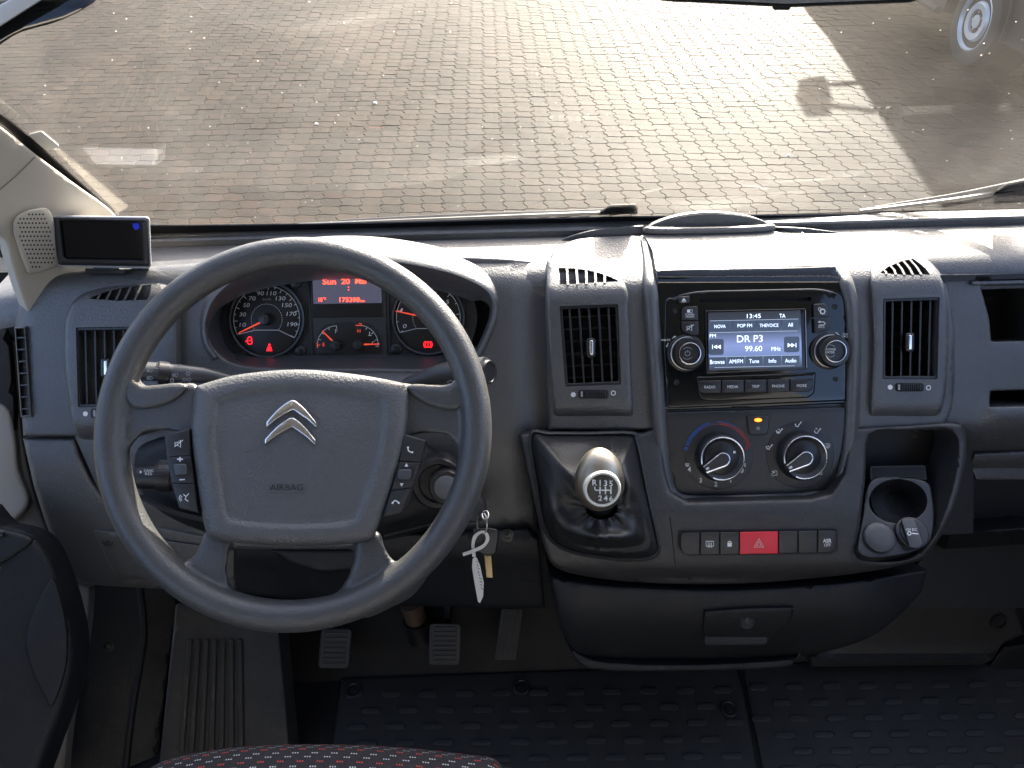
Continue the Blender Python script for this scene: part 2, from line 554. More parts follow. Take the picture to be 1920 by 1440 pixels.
# radio screen backlight: an even blue glow, brighter in the middle of the panel
def screen_mat():
    m, t, N, b = base_mat('radio_screen')
    b.inputs['Base Color'].default_value = (.01, .012, .016, 1); b.inputs['Roughness'].default_value = .18
    tc = node(t, 'ShaderNodeTexCoord')
    g = node(t, 'ShaderNodeSeparateXYZ'); t.links.new(tc.outputs['Generated'], g.inputs[0])
    c = node(t, 'ShaderNodeValToRGB')
    e = c.color_ramp.elements
    e[0].position = 0; e[0].color = (.012, .014, .018, 1); e[1].position = 1; e[1].color = (.012, .014, .018, 1)
    for p, k in ((.2, (.07, .10, .2, 1)), (.42, (.10, .13, .26, 1)), (.62, (.045, .06, .11, 1)), (.75, (.02, .025, .04, 1))):
        q = e.new(p); q.color = k
    t.links.new(g.outputs[2], c.inputs[0]); t.links.new(c.outputs[0], b.inputs['Emission Color'])
    b.inputs['Emission Strength'].default_value = .5
screen_mat()

# instrument panel weave
def weave_mat():
    m, t, N, b = base_mat('carbon_weave')
    tc = node(t, 'ShaderNodeTexCoord')
    wv = node(t, 'ShaderNodeTexWave', wave_type='BANDS', bands_direction='DIAGONAL'); wv.inputs['Scale'].default_value = 130
    t.links.new(tc.outputs['Object'], wv.inputs['Vector'])
    c = node(t, 'ShaderNodeValToRGB'); c.color_ramp.elements[0].color = (.006, .006, .007, 1); c.color_ramp.elements[1].color = (.07, .075, .08, 1)
    t.links.new(wv.outputs[0], c.inputs[0]); t.links.new(c.outputs[0], b.inputs['Base Color'])
    b.inputs['Roughness'].default_value = .4
weave_mat()

# seat cloth: dark weave with rows of small white and red dots in threes
def cloth_mat():
    m, t, N, b = base_mat('seat_cloth')
    L = t.links
    tc = node(t, 'ShaderNodeTexCoord'); sp = node(t, 'ShaderNodeSeparateXYZ'); L.new(tc.outputs['UV'], sp.inputs[0])
    def mth(op, a, b_=None):
        n = node(t, 'ShaderNodeMath', operation=op)
        for i, q in enumerate((a, b_)):
            if q is None: continue
            if isinstance(q, (int, float)): n.inputs[i].default_value = q
            else: L.new(q, n.inputs[i])
        return n.outputs[0]
    v = mth('DIVIDE', sp.outputs[1], .0060)
    row = mth('FLOOR', v); fv = mth('FRACT', v)
    u = mth('DIVIDE', mth('ADD', sp.outputs[0], mth('MULTIPLY', row, .0150)), .0027)
    col = mth('FLOOR', u); fu = mth('FRACT', u)
    grp = mth('MODULO', mth('ADD', col, 8000), 8.0)
    ing = mth('LESS_THAN', grp, 2.5)
    du = mth('ABSOLUTE', mth('SUBTRACT', fu, .5)); dv = mth('ABSOLUTE', mth('SUBTRACT', fv, .5))
    dot = mth('MULTIPLY', mth('MULTIPLY', mth('LESS_THAN', du, .27), mth('LESS_THAN', dv, .14)), ing)
    isred = mth('LESS_THAN', mth('MODULO', mth('ADD', row, 3000), 3.0), .5)
    mx = node(t, 'ShaderNodeMix', data_type='RGBA'); mx.inputs[6].default_value = (.50, .52, .52, 1); mx.inputs[7].default_value = (.50, .07, .05, 1)
    L.new(isred, mx.inputs[0])
    nz = node(t, 'ShaderNodeTexNoise'); nz.inputs['Scale'].default_value = 500; nz.inputs['Detail'].default_value = 4; L.new(tc.outputs['Object'], nz.inputs['Vector'])
    cr_ = node(t, 'ShaderNodeValToRGB'); cr_.color_ramp.elements[0].color = (.012, .011, .013, 1); cr_.color_ramp.elements[1].color = (.05, .046, .05, 1)
    L.new(nz.outputs[0], cr_.inputs[0])
    m2 = node(t, 'ShaderNodeMix', data_type='RGBA'); L.new(dot, m2.inputs[0]); L.new(cr_.outputs[0], m2.inputs[6]); L.new(mx.outputs[2], m2.inputs[7])
    L.new(m2.outputs[2], b.inputs['Base Color'])
    b.inputs['Roughness'].default_value = .95; b.inputs['Specular IOR Level'].default_value = .2
    bp = node(t, 'ShaderNodeBump'); bp.inputs['Strength'].default_value = .5; bp.inputs['Distance'].default_value = .0006
    L.new(nz.outputs[0], bp.inputs['Height']); L.new(bp.outputs[0], b.inputs['Normal'])
cloth_mat()

# speaker mesh with round holes
def mesh_mat(name, col, hole, sc):
    m, t, N, b = base_mat(name)
    tc = node(t, 'ShaderNodeTexCoord')
    v = node(t, 'ShaderNodeTexVoronoi', feature='F1'); v.inputs['Scale'].default_value = sc; v.inputs['Randomness'].default_value = 0
    t.links.new(tc.outputs['UV'], v.inputs['Vector'])
    c = node(t, 'ShaderNodeValToRGB'); c.color_ramp.elements[0].position = .30; c.color_ramp.elements[0].color = (*hole, 1)
    c.color_ramp.elements[1].position = .36; c.color_ramp.elements[1].color = (*col, 1)
    t.links.new(v.outputs['Distance'], c.inputs[0]); t.links.new(c.outputs[0], b.inputs['Base Color']); b.inputs['Roughness'].default_value = .6
mesh_mat('dark_mesh', (.02, .02, .024), (.004, .004, .004), 210)

# windscreen: clear glass with its own reflection and a thin film of dust and wiped streaks
def glass_mat():
    m, t, N, b = base_mat('windscreen_glass')
    N.remove(b)
    L = t.links; out = N['Material Output']
    tr = node(t, 'ShaderNodeBsdfTransparent'); tr.inputs[0].default_value = (.93, .95, .94, 1)
    gl = node(t, 'ShaderNodeBsdfGlossy'); gl.inputs['Roughness'].default_value = .012
    fr = node(t, 'ShaderNodeFresnel'); fr.inputs['IOR'].default_value = 1.5
    f2 = node(t, 'ShaderNodeMath', operation='MULTIPLY'); f2.inputs[1].default_value = 1.4; f2.use_clamp = True
    L.new(fr.outputs[0], f2.inputs[0])
    m1 = node(t, 'ShaderNodeMixShader'); L.new(f2.outputs[0], m1.inputs[0]); L.new(tr.outputs[0], m1.inputs[1]); L.new(gl.outputs[0], m1.inputs[2])
    ts = node(t, 'ShaderNodeBsdfTranslucent'); ts.inputs[0].default_value = (.75, .72, .66, 1)
    tc = node(t, 'ShaderNodeTexCoord')
    nz = node(t, 'ShaderNodeTexNoise'); nz.inputs['Scale'].default_value = 5; nz.inputs['Detail'].default_value = 6; L.new(tc.outputs['Object'], nz.inputs['Vector'])
    mr = node(t, 'ShaderNodeMapRange'); mr.inputs[1].default_value = .3; mr.inputs[2].default_value = .75; mr.inputs[3].default_value = .006; mr.inputs[4].default_value = .022
    L.new(nz.outputs[0], mr.inputs[0])
    wv = node(t, 'ShaderNodeTexWave', wave_type='RINGS', rings_direction='SPHERICAL'); wv.inputs['Scale'].default_value = 2.6; wv.inputs['Distortion'].default_value = 2.5; wv.inputs['Detail'].default_value = 4; wv.inputs['Detail Scale'].default_value = 1.5
    wm = node(t, 'ShaderNodeMapping'); wm.inputs['Location'].default_value = (-.25, 0, .05); L.new(tc.outputs['Object'], wm.inputs['Vector']); L.new(wm.outputs[0], wv.inputs['Vector'])
    wr = node(t, 'ShaderNodeMapRange'); wr.inputs[1].default_value = .72; wr.inputs[2].default_value = 1.0; wr.inputs[3].default_value = 0; wr.inputs[4].default_value = .0035; L.new(wv.outputs[1], wr.inputs[0])
    ml0 = node(t, 'ShaderNodeMath', operation='ADD'); L.new(mr.outputs[0], ml0.inputs[0]); L.new(wr.outputs[0], ml0.inputs[1])
    mr = ml0
    vo = node(t, 'ShaderNodeTexVoronoi'); vo.inputs['Scale'].default_value = 75; L.new(tc.outputs['Object'], vo.inputs['Vector'])
    lt = node(t, 'ShaderNodeMath', operation='LESS_THAN'); lt.inputs[1].default_value = .05; L.new(vo.outputs['Distance'], lt.inputs[0])
    sc_ = node(t, 'ShaderNodeMath', operation='MULTIPLY'); sc_.inputs[1].default_value = .3; L.new(lt.outputs[0], sc_.inputs[0])
    ad = node(t, 'ShaderNodeMath', operation='ADD'); L.new(mr.outputs[0], ad.inputs[0]); L.new(sc_.outputs[0], ad.inputs[1])
    m2 = node(t, 'ShaderNodeMixShader'); L.new(ad.outputs[0], m2.inputs[0]); L.new(m1.outputs[0], m2.inputs[1]); L.new(ts.outputs[0], m2.inputs[2])
    L.new(m2.outputs[0], out.inputs['Surface'])
glass_mat()
def clear_mat():
    m, t, N, b = base_mat('clear_lens')
    N.remove(b); L = t.links; out = N['Material Output']
    tr = node(t, 'ShaderNodeBsdfTransparent'); gl = node(t, 'ShaderNodeBsdfGlossy'); gl.inputs['Roughness'].default_value = .03
    fr = node(t, 'ShaderNodeFresnel'); fr.inputs['IOR'].default_value = 1.45
    m1 = node(t, 'ShaderNodeMixShader'); L.new(fr.outputs[0], m1.inputs[0]); L.new(tr.outputs[0], m1.inputs[1]); L.new(gl.outputs[0], m1.inputs[2])
    L.new(m1.outputs[0], out.inputs['Surface'])
clear_mat()

# concrete pavers: each stone its own tone, gritty face
def paver_mat():
    m, t, N, b = base_mat('paver_concrete')
    L = t.links
    oi = node(t, 'ShaderNodeObjectInfo'); ge = node(t, 'ShaderNodeNewGeometry')
    ad = node(t, 'ShaderNodeMath', operation='ADD'); L.new(oi.outputs['Random'], ad.inputs[0]); L.new(ge.outputs['Random Per Island'], ad.inputs[1])
    fr = node(t, 'ShaderNodeMath', operation='FRACT'); L.new(ad.outputs[0], fr.inputs[0])
    c = node(t, 'ShaderNodeValToRGB'); e = c.color_ramp.elements
    e[0].color = (.0105, .0085, .0068, 1); e[1].color = (.025, .0205, .0165, 1)
    q = e.new(.35); q.color = (.0165, .0135, .0108, 1); q = e.new(.7); q.color = (.021, .0145, .011, 1)
    L.new(fr.outputs[0], c.inputs[0])
    tc = node(t, 'ShaderNodeNewGeometry')
    nz = node(t, 'ShaderNodeTexNoise'); nz.inputs['Scale'].default_value = 160; nz.inputs['Detail'].default_value = 6; nz.inputs['Roughness'].default_value = .7
    L.new(tc.outputs['Position'], nz.inputs['Vector'])
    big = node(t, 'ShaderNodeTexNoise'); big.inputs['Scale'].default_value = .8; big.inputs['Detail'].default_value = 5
    mp = node(t, 'ShaderNodeMapping'); mp.inputs['Rotation'].default_value = (0, 0, .5); mp.inputs['Scale'].default_value = (1.5, .45, 1); L.new(tc.outputs['Position'], mp.inputs['Vector']); L.new(mp.outputs[0], big.inputs['Vector'])  # stretched bands: soft cast shade and tyre marks painted into the stone colour
    mr = node(t, 'ShaderNodeMapRange'); mr.inputs[1].default_value = .3; mr.inputs[2].default_value = .7; mr.inputs[3].default_value = .55; mr.inputs[4].default_value = 1.5
    L.new(nz.outputs[0], mr.inputs[0])
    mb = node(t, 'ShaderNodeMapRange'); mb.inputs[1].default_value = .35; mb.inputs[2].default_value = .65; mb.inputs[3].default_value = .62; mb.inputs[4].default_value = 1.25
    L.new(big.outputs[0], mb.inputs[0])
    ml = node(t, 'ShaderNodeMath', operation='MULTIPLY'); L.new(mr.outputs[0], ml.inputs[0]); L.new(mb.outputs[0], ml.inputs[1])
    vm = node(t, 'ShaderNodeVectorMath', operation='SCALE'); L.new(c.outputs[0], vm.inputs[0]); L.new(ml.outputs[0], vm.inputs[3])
    md_ = node(t, 'ShaderNodeTexNoise'); md_.inputs['Scale'].default_value = 14; md_.inputs['Detail'].default_value = 5; L.new(tc.outputs['Position'], md_.inputs['Vector'])
    mc_ = node(t, 'ShaderNodeValToRGB'); e2 = mc_.color_ramp.elements
    e2[0].position = .36; e2[0].color = (.78, .80, .80, 1); e2[1].position = .66; e2[1].color = (1.28, 1.12, 1.02, 1)
    L.new(md_.outputs[0], mc_.inputs[0])
    v2 = node(t, 'ShaderNodeVectorMath', operation='MULTIPLY'); L.new(vm.outputs[0], v2.inputs[0]); L.new(mc_.outputs[0], v2.inputs[1])
    sp_ = node(t, 'ShaderNodeTexVoronoi'); sp_.inputs['Scale'].default_value = 70; L.new(tc.outputs['Position'], sp_.inputs['Vector'])
    ls = node(t, 'ShaderNodeMath', operation='LESS_THAN'); ls.inputs[1].default_value = .16; L.new(sp_.outputs['Distance'], ls.inputs[0])
    gt = node(t, 'ShaderNodeSeparateColor'); L.new(sp_.outputs['Color'], gt.inputs[0])
    g2 = node(t, 'ShaderNodeMath', operation='GREATER_THAN'); g2.inputs[1].default_value = .72; L.new(gt.outputs[0], g2.inputs[0])
    g3 = node(t, 'ShaderNodeMath', operation='MULTIPLY'); L.new(ls.outputs[0], g3.inputs[0]); L.new(g2.outputs[0], g3.inputs[1])
    mx_ = node(t, 'ShaderNodeMix', data_type='RGBA'); mx_.inputs[7].default_value = (.085, .078, .066, 1); L.new(g3.outputs[0], mx_.inputs[0]); L.new(v2.outputs[0], mx_.inputs[6])
    L.new(mx_.outputs[2], b.inputs['Base Color'])
    b.inputs['Roughness'].default_value = .68; b.inputs['Specular IOR Level'].default_value = .05
    bp = node(t, 'ShaderNodeBump'); bp.inputs['Strength'].default_value = .45; bp.inputs['Distance'].default_value = .004
    L.new(nz.outputs[0], bp.inputs['Height']); L.new(bp.outputs[0], b.inputs['Normal'])
paver_mat()
def joint_mat():
    m, t, N, b = base_mat('joint_sand')
    L = t.links; g = node(t, 'ShaderNodeNewGeometry')
    nz = node(t, 'ShaderNodeTexNoise'); nz.inputs['Scale'].default_value = 1.6; nz.inputs['Detail'].default_value = 5; L.new(g.outputs['Position'], nz.inputs['Vector'])
    c = node(t, 'ShaderNodeValToRGB'); e = c.color_ramp.elements; e[0].position = .5; e[0].color = (.030, .024, .018, 1); e[1].position = .62; e[1].color = (.045, .048, .012, 1)
    L.new(nz.outputs[0], c.inputs[0]); L.new(c.outputs[0], b.inputs['Base Color']); b.inputs['Roughness'].default_value = .95
joint_mat()
random.seed(7)
# ------------------------------------------------------------------ reference surfaces
DF = lean(1415, 635, .926, 37)             # the dashboard face, leaning forward at the top
WF = lean(553, 805, .73, 47)             # the steering wheel plane
GB = Vector((0, .905, CAM.z - .487))       # foot of the windscreen
RAKE = rad(58)
GF = Frame(GB, (1, 0, 0), (0, -math.cos(RAKE), math.sin(RAKE)))   # windscreen plane, N into the cabin
FLOOR = CAM.z - 1.17

# ------------------------------------------------------------------ ground of interlocking pavers
PW, PD = .122, .1036
v = [(-60, -40, -.0045), (60, -40, -.0045), (60, 120, -.0045), (-60, 120, -.0045)]
ground = struct(obj('paved_yard', v, [(0, 1, 2, 3)], 'joint_sand', smooth=0))
def paver_loop(g=.0011, bev=0.0):
    a, b = .0135, .0055
    def left(t): return a * math.sin(2 * math.pi * t)
    def top(t): return b * math.sin(2 * math.pi * t)
    L = []
    q6 = [k / 6 for k in range(6)]
    for t in q6: L.append((t * PW, top(t)))
    for t in q6: L.append((PW + left(t), t * PD))
    for t in q6: L.append(((1 - t) * PW, PD + top(1 - t)))
    for t in q6: L.append((left(1 - t), (1 - t) * PD))
    k = inset(L, g + bev)
    return [(x - PW / 2, y - PD / 2) for x, y in k]
PL0, PL1 = paver_loop(), paver_loop(bev=.0025)
def paver_geo(dz, tx, ty):
    n = len(PL0)
    v = [Vector((x, y, -.012)) for x, y in PL0] + [Vector((x, y, dz - .002 + tx * x + ty * y)) for x, y in PL0] + [Vector((x, y, dz + tx * x + ty * y)) for x, y in PL1]
    f = [tuple(range(2 * n, 3 * n))]
    for i in range(n):
        j = (i + 1) % n
        f.append((i, j, n + j, n + i)); f.append((n + i, n + j, 2 * n + j, 2 * n + i))
    return v, f
PMESH = []
for k in range(8):
    vv, ff = paver_geo(random.uniform(-.0015, .0015), random.uniform(-.012, .012), random.uniform(-.012, .012))
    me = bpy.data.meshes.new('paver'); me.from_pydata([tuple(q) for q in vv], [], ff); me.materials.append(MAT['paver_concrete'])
    PMESH.append(me)
cells = []
for j in range(0, 76):
    Y = 3.1 + j * PD
    half = .86 * Y + .35
    sh = random.uniform(-.010, .010)
    for i in range(int(-half / PW), int(half / PW) + 1):
        cells.append((i * PW + sh, Y))
def to_px(P):
    q = ROT.transposed() @ (Vector(P) - CAM)
    return 960 + FPX * q.x / -q.z, 720 - FPX * q.y / -q.z
vis = []
for X, Y in cells:
    px, py = to_px((X, Y, 0))
    top = 415 if px < 1100 else 392
    if 300 < px < 1915 and 5 < py < top: vis.append((-py, X, Y))
vis.sort()
near = set((x, y) for _, x, y in vis[:300])
far = MB()
for X, Y in cells:
    if (X, Y) in near:
        o = bpy.data.objects.new('paver', random.choice(PMESH)); COL.objects.link(o); o.location = (X, Y, 0); o.parent = ground
    else:
        vv, ff = paver_geo(random.uniform(-.0018, .0018), random.uniform(-.014, .014), random.uniform(-.014, .014))
        far.add([q + Vector((X, Y, 0)) for q in vv], ff)
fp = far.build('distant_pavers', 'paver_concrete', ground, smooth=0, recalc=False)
fp['kind'] = 'stuff'
# scraps lying on the paving
for (x, y, s, lab) in ((703, 194, .016, 'small white crumpled scrap casting a shadow on the sunlit pavers'), (593, 233, .014, 'flat pale chip of paper lying left of the white scrap on the pavers'),
                       (1478, 292, .013, 'tiny pale scrap on the pavers near the edge of the shadow')):
    p = at_z(x, y, .0)
    m = MB()
    ring = [[p + Vector((math.cos(a) * s * r * random.uniform(.7, 1.2), math.sin(a) * s * r * random.uniform(.7, 1.2), h * s)) for a in [k * .7854 for k in range(8)]] for r, h in ((1, 0), (1.05, .25), (.6, .7))]
    v, f = g_rings(ring, True, True); m.add(v, f)
    tag(m.build('paper_scrap', 'litter_white', loc=p), lab, 'litter')

# ------------------------------------------------------------------ van parked ahead on the right, facing away from us
wc = at_z(1795, 122, 0.0)
VX, WY = wc.x, wc.y
van = thing('parked_van', 'dark grey van parked ahead on the right with pale steel wheel', 'van', (VX, WY, 0))
prof = [(-1.3, .30), (-1.3, 2.2), (-1.2, 2.3), (1.45, 2.3), (1.72, 2.16), (2.49, 1.64), (3.2, 1.16), (3.75, .98), (4.05, .8), (4.1, .28), (.62, .26)]
arch = [(.42 * math.cos(rad(a)) , .36 + .42 * math.sin(rad(a))) for a in range(-8, 189, 14)]
outl = prof + arch
m = MB()
SV = Frame((VX, WY, 0), (0, -1, 0), (0, 0, 1))           # N = -X
n = len(outl)
A = [Vector((VX, WY + y, z)) for y, z in outl]; B = [Vector((VX + 1.95, WY + y, z)) for y, z in outl]
tum = lambda p: Vector((p.x + max(0, p.z - 1.0) * .10, p.y, p.z))
A = [tum(p) for p in A]; B = [Vector((p.x - max(0, p.z - 1.0) * .10, p.y, p.z)) for p in B]
m.add(A + B, [tuple(range(n)), tuple(range(2 * n - 1, n - 1, -1))] + [(i, (i + 1) % n, n + (i + 1) % n, n + i) for i in range(n)])
m.build('body', 'van_paint', van, smooth=25)
m = MB()                                                    # side window and screen
def sidepoly(pts, off): return [tum(Vector((VX - off, WY + y, z))) for y, z in pts]
q = sidepoly([(1.2, 1.3), (1.2, 1.98), (1.7, 2.0), (2.55, 1.42), (2.6, 1.3)], .006); m.add(q, [(0, 1, 2, 3, 4)])
m.build('side_window', 'van_glass', van, smooth=0)
m = MB()
arcp = [Vector((VX - .012, WY + .45 * math.cos(rad(a)), .36 + .45 * math.sin(rad(a)))) for a in range(-6, 187, 8)]
v, f = g_tube(arcp, .014, 6); m.add(v, f); m.build('wheel_arch', 'arch_trim', van)
obj('wheel_well', [Vector((VX + .3, WY + .44 * math.cos(rad(a)), .36 + .44 * math.sin(rad(a)))) for a in range(0, 360, 20)], [tuple(range(18))], 'void', van, smooth=0)
tube('sill', [Vector((VX - .005, WY + .55, .30)), Vector((VX - .005, WY + 3.3, .30))], .035, 'arch_trim', van, 8)
tube('rub_strip', [Vector((VX - .008, WY + .55, .62)), Vector((VX - .008, WY + 5.0, .62))], .03, 'arch_trim', van, 8)
tube('bumper', [Vector((VX + .05, WY - 1.34, .42)), Vector((VX + 1.85, WY - 1.34, .42))], .09, 'arch_trim', van, 10)
slab('tail_lamp', Frame((VX + .1, WY - 1.3, 1), (1, 0, 0), (0, 0, 1)), [to_px((VX + a_, WY - 1.3, b_)) for a_, b_ in ((.02, .9), (.14, .9), (.14, 1.5), (.02, 1.5))], .02, -.01, 'red_print', van, .005)
wl = Vector((VX + .07, WY, .34))
U_, V_, N_ = Vector((0, 1, 0)), Vector((0, 0, 1)), Vector((-1, 0, 0))
v, f = g_lathe(wl, U_, V_, N_, [(.20, -.12), (.315, -.11), (.338, -.08), (.34, .02), (.325, .062), (.27, .078), (.225, .07), (.218, .04)], 40)
ty = obj('wheel', v, f, 'tyre_rubber', van)
v, f = g_lathe(wl, U_, V_, N_, [(.222, .03), (.222, .066), (.212, .070), (.205, .05), (.19, .028), (.155, .035), (.135, .062), (.09, .058), (.085, .03), (.05, .028), (.05, .055), (.0, .057)], 40)
obj('rim', v, f, 'wheel_steel', ty)
for k in range(16):
    a = 2 * math.pi * k / 16
    c = wl + (U_ * math.cos(a) + V_ * math.sin(a)) * .172 + N_ * .0345
    v, f = g_lathe(c, U_, V_, N_, [(.0, .0), (.014, .0), (.014, .002)], 10)
    obj('vent_hole', v, f, 'void', ty)
for k in range(5):
    a = 2 * math.pi * k / 5
    c = wl + (U_ * math.cos(a) + V_ * math.sin(a)) * .068 + N_ * .03
    v, f = g_lathe(c, U_, V_, N_, [(.011, .0), (.011, .014), (.0, .016)], 6)
    obj('wheel_bolt', v, f, 'steel', ty)
# door mirror on two arms
mc = Vector((VX - .30, WY + 2.68, 1.64))
v, f = g_rings([[mc + Vector((dx * s, dy * q, dz * s)) for dx, dz in [(-.11, -.17), (.09, -.20), (.13, 0), (.11, .2), (-.07, .22), (-.14, .05)]] for s, dy, q in ((.75, -.07, 1), (1, 0, 1), (.95, .06, 1))], True, True)
mr_ = obj('door_mirror', v, f, 'arch_trim', van)
tube('arm', [mc + Vector((.08, 0, .1)), Vector((VX + .08, WY + 2.5, 1.72))], .028, 'arch_trim', mr_, 8)
tube('arm', [mc + Vector((.08, 0, -.12)), Vector((VX + .05, WY + 2.5, 1.42))], .028, 'arch_trim', mr_, 8)

# ------------------------------------------------------------------ windscreen
gl = [GF.at(x, y) for x, y in ((-40, 172), (205, 393))]
e_dir = (gl[0] - gl[1])
ws = thing('windscreen', 'dusty raked windscreen across the top of the view', 'windscreen', GB)
nu, nv = 24, 16
rows = []
for j in range(nv + 1):
    t = j / nv
    vv = -.012 + t * .90
    eu0 = (gl[1] - GB).dot(GF.U) - .01; ev0 = (gl[1] - GB).dot(GF.V)
    k = e_dir.dot(GF.U) / max(e_dir.dot(GF.V), 1e-6)
    lx = eu0 + max(0, vv - ev0) * k if vv > ev0 else eu0 + (vv - ev0) * .0
    lx = max(lx, -1.05)
    rx = .95
    row = []
    for i in range(nu + 1):
        x = lx + (rx - lx) * i / nu
        row.append(GF.pt(x, vv, 0.0))
    rows.append(row)
v, f = g_grid(rows)                                   # faces wound towards the cabin
obj('glass_pane', v, f, 'windscreen_glass', ws, recalc=False)
# black enamel border along the foot and the pillar edge
def strip(name, pts_a, pts_b, wv, mat, parent, th=.002):
    A = [GF.at(x, y, wv) for x, y in pts_a]; B = [GF.at(x, y, wv) for x, y in pts_b]
    v, f = g_grid([A, B, [p - GF.N * th for p in B], [p - GF.N * th for p in A]], closed_v=True)
    return obj(name, v, f, mat, parent)
strip('enamel_border', cr([(190, 402), (250, 420), (330, 424), (700, 419), (1000, 411), (1300, 406), (1990, 400)], 6),
      cr([(185, 450), (250, 452), (330, 452), (700, 448), (1000, 442), (1300, 438), (1990, 432)], 6), .003, 'frit_black', ws)
strip('pillar_enamel', cr([(-60, 180), (0, 214), (60, 262), (130, 325), (200, 388), (215, 405)], 5),
      cr([(-60, 192), (0, 232), (60, 285), (130, 343), (190, 395), (205, 418)], 5), .003, 'frit_black', ws)
# toll tag stuck to the lower corner
st = [GF.at(x, y, .0015) for x, y in rp([(38, 257), (78, 247), (112, 275), (66, 287)], 4, 3)]
o = obj('windscreen_sticker', st + [p - GF.N * .001 for p in st], [tuple(range(len(st)))] + [(i, (i + 1) % len(st), len(st) + (i + 1) % len(st), len(st) + i) for i in range(len(st))], 'sticker_white', loc=st[0], smooth=0)
tag(o, 'white paper sticker on the windscreen beside the beige pillar', 'sticker')

# wipers outside the glass
def wiper(lab, arm, blade, clip, w=-.014):
    t = thing('wiper', lab, 'wiper', GF.at(*arm[0], w))
    A = [GF.at(x, y, w) for x, y in cr(arm, 6)]
    v, f = g_tube(A, .0042, 8); obj('wiper_arm', v, f, 'wiper_black', t)
    Bq = [GF.at(x, y, w + .008) for x, y in cr(blade, 6)]
    v, f = g_tube(Bq, .0028, 6); obj('wiper_blade', v, f, 'wiper_black', t)
    v, f = g_slab(GF, rp(clip, 5, 3), w + .012, w - .006, .003); obj('wiper_joint', v, f, 'wiper_black', t)
wiper('left wiper lying along the foot of the windscreen', [(640, 417), (880, 405), (1100, 398), (1190, 393)], [(560, 422), (800, 412), (1000, 404), (1195, 397)],
      [(1122, 398), (1142, 384), (1192, 382), (1198, 393), (1190, 400)])
wiper('right wiper rising towards the right edge of the windscreen', [(1640, 392), (1800, 366), (1960, 332)], [(1612, 396), (1790, 374), (1960, 346)],
      [(1860, 362), (1888, 343), (1955, 330), (1955, 352)])
# cowl below the glass outside
cow = MB()
v, f = g_grid([[GF.pt(x, -.03, -.02), Vector((x, GB.y + .05, GB.z - .06)), Vector((x, GB.y + .08, GB.z - .10)), Vector((x, GB.y + .28, GB.z - .34)), Vector((x, GB.y + .34, GB.z - .8))] for x in np.linspace(-.95, .95, 12)])
cow.add(v, f)
tag(cow.build('scuttle_panel', 'wiper_black', loc=GB), 'black scuttle panel under the wipers outside the windscreen', 'panel')

# ------------------------------------------------------------------ rear view mirror, only its lower rim in view
mo = at_depth(1475, -24, .56)
RM = Frame(mo, (1, 0, 0), (0, .18, 1))
mir = thing('rear_view_mirror', 'dark rear view mirror whose lower edge crosses the top of the view', 'mirror', mo)
lp = rp([(1225, -75), (1728, -75), (1742, -12), (1712, 5), (1475, 14), (1240, 2), (1205, -8)], 14, 4)
slab('housing', RM, lp, .012, -.018, 'dark_plastic', mir, .006, cap_back=True)
slab('mirror_glass', RM, inset(lp, 7), .0128, .010, 'mirror_grey', mir)
slab('tab', RM, rp([(1446, 8), (1484, 8), (1481, 19), (1450, 19)], 4, 3), .006, -.01, 'dark_plastic', mir, .002)

# ------------------------------------------------------------------ pillar trim on the left
pa, pb = GF.at(-60, 188, .012), GF.at(213, 402, .012)
pc = at_depth(-60, 470, .80)
PF = frame3(pc, pb, pa)
if PF.N.dot(CAM - pa) < 0: PF = Frame(PF.O, -PF.U, PF.V)
pil = thing('pillar_trim', 'beige moulded trim of the windscreen pillar at left', 'pillar trim', pc)
hole = cr([(27, 414), (66, 394), (92, 404), (108, 480), (100, 497), (60, 509), (50, 497)], 4, True)
panel('trim_panel', PF, cr([(-80, 180), (0, 236), (70, 292), (150, 352), (213, 400), (232, 450), (190, 520), (126, 562), (62, 588), (44, 566), (22, 500), (0, 442), (-80, 420)], 5, True), 'beige_trim', pil,
      back=-.02, rnd=6, step=14, w=lambda x, y: .004 * np.exp(-((x * .62 - y + 250) / 60) ** 2))
slab('lower_rim', PF, cr([(24, 417), (66, 391), (97, 401), (112, 482), (103, 501), (60, 513), (47, 499)], 4, True), .009, .0, 'beige_trim', pil, .003)
sp = slab('speaker_grille', PF, hole, .0098, .004, 'beige_trim', pil, .0008)
hm = MB()
for j in range(13):
    for i in range(13):
        x, y = 28 + i * 6.6 + (3.3 if j % 2 else 0), 402 + j * 8.2
        if inside(np.array([[x, y]]), inset(hole, 5))[0]:
            hm.add([PF.at(a, b, .0101) for a, b in ell(x, y, 1.9, 1.9, 8)], [tuple(range(8))])
hm.build('perforation', 'void', sp, smooth=0, recalc=False)['kind'] = 'stuff'
tube('pillar_seam', [PF.at(x, y, .0045) for x, y in cr([(-20, 372), (30, 330), (66, 294)], 5)], .0006, 'grey_trim', pil, 6)
lathe('trim_clip', GF, 177, 380, [(.0028, 0), (.0028, .002), (0, .0025)], 'steel', ws, 10, .004)

# bright frame of the quarter light at the upper left corner
q1 = thing('quarter_light_frame', 'pale window frame crossing the upper left corner of the view', 'window frame', at_depth(0, 20, .62))
QF = lean(40, 20, .62, 40)
slab('frame_bar', QF, [(-60, 74), (-60, 44), (30, -8), (120, -60), (172, -60), (60, 12), (0, 50)], .004, -.01, 'light_frame', q1, .002)
slab('rubber_seal', QF, [(-60, 44), (-60, 30), (20, -14), (80, -60), (120, -60), (30, -8)], .0, -.012, 'frit_black', q1, .001)
slab('tinted_edge', QF, cr([(-60, 120), (0, 84), (40, 60), (120, 36), (192, -10), (192, -60), (150, -60), (60, 12), (-60, 74)], 3, True), -.006, -.012, 'gloss_black', q1, .001)

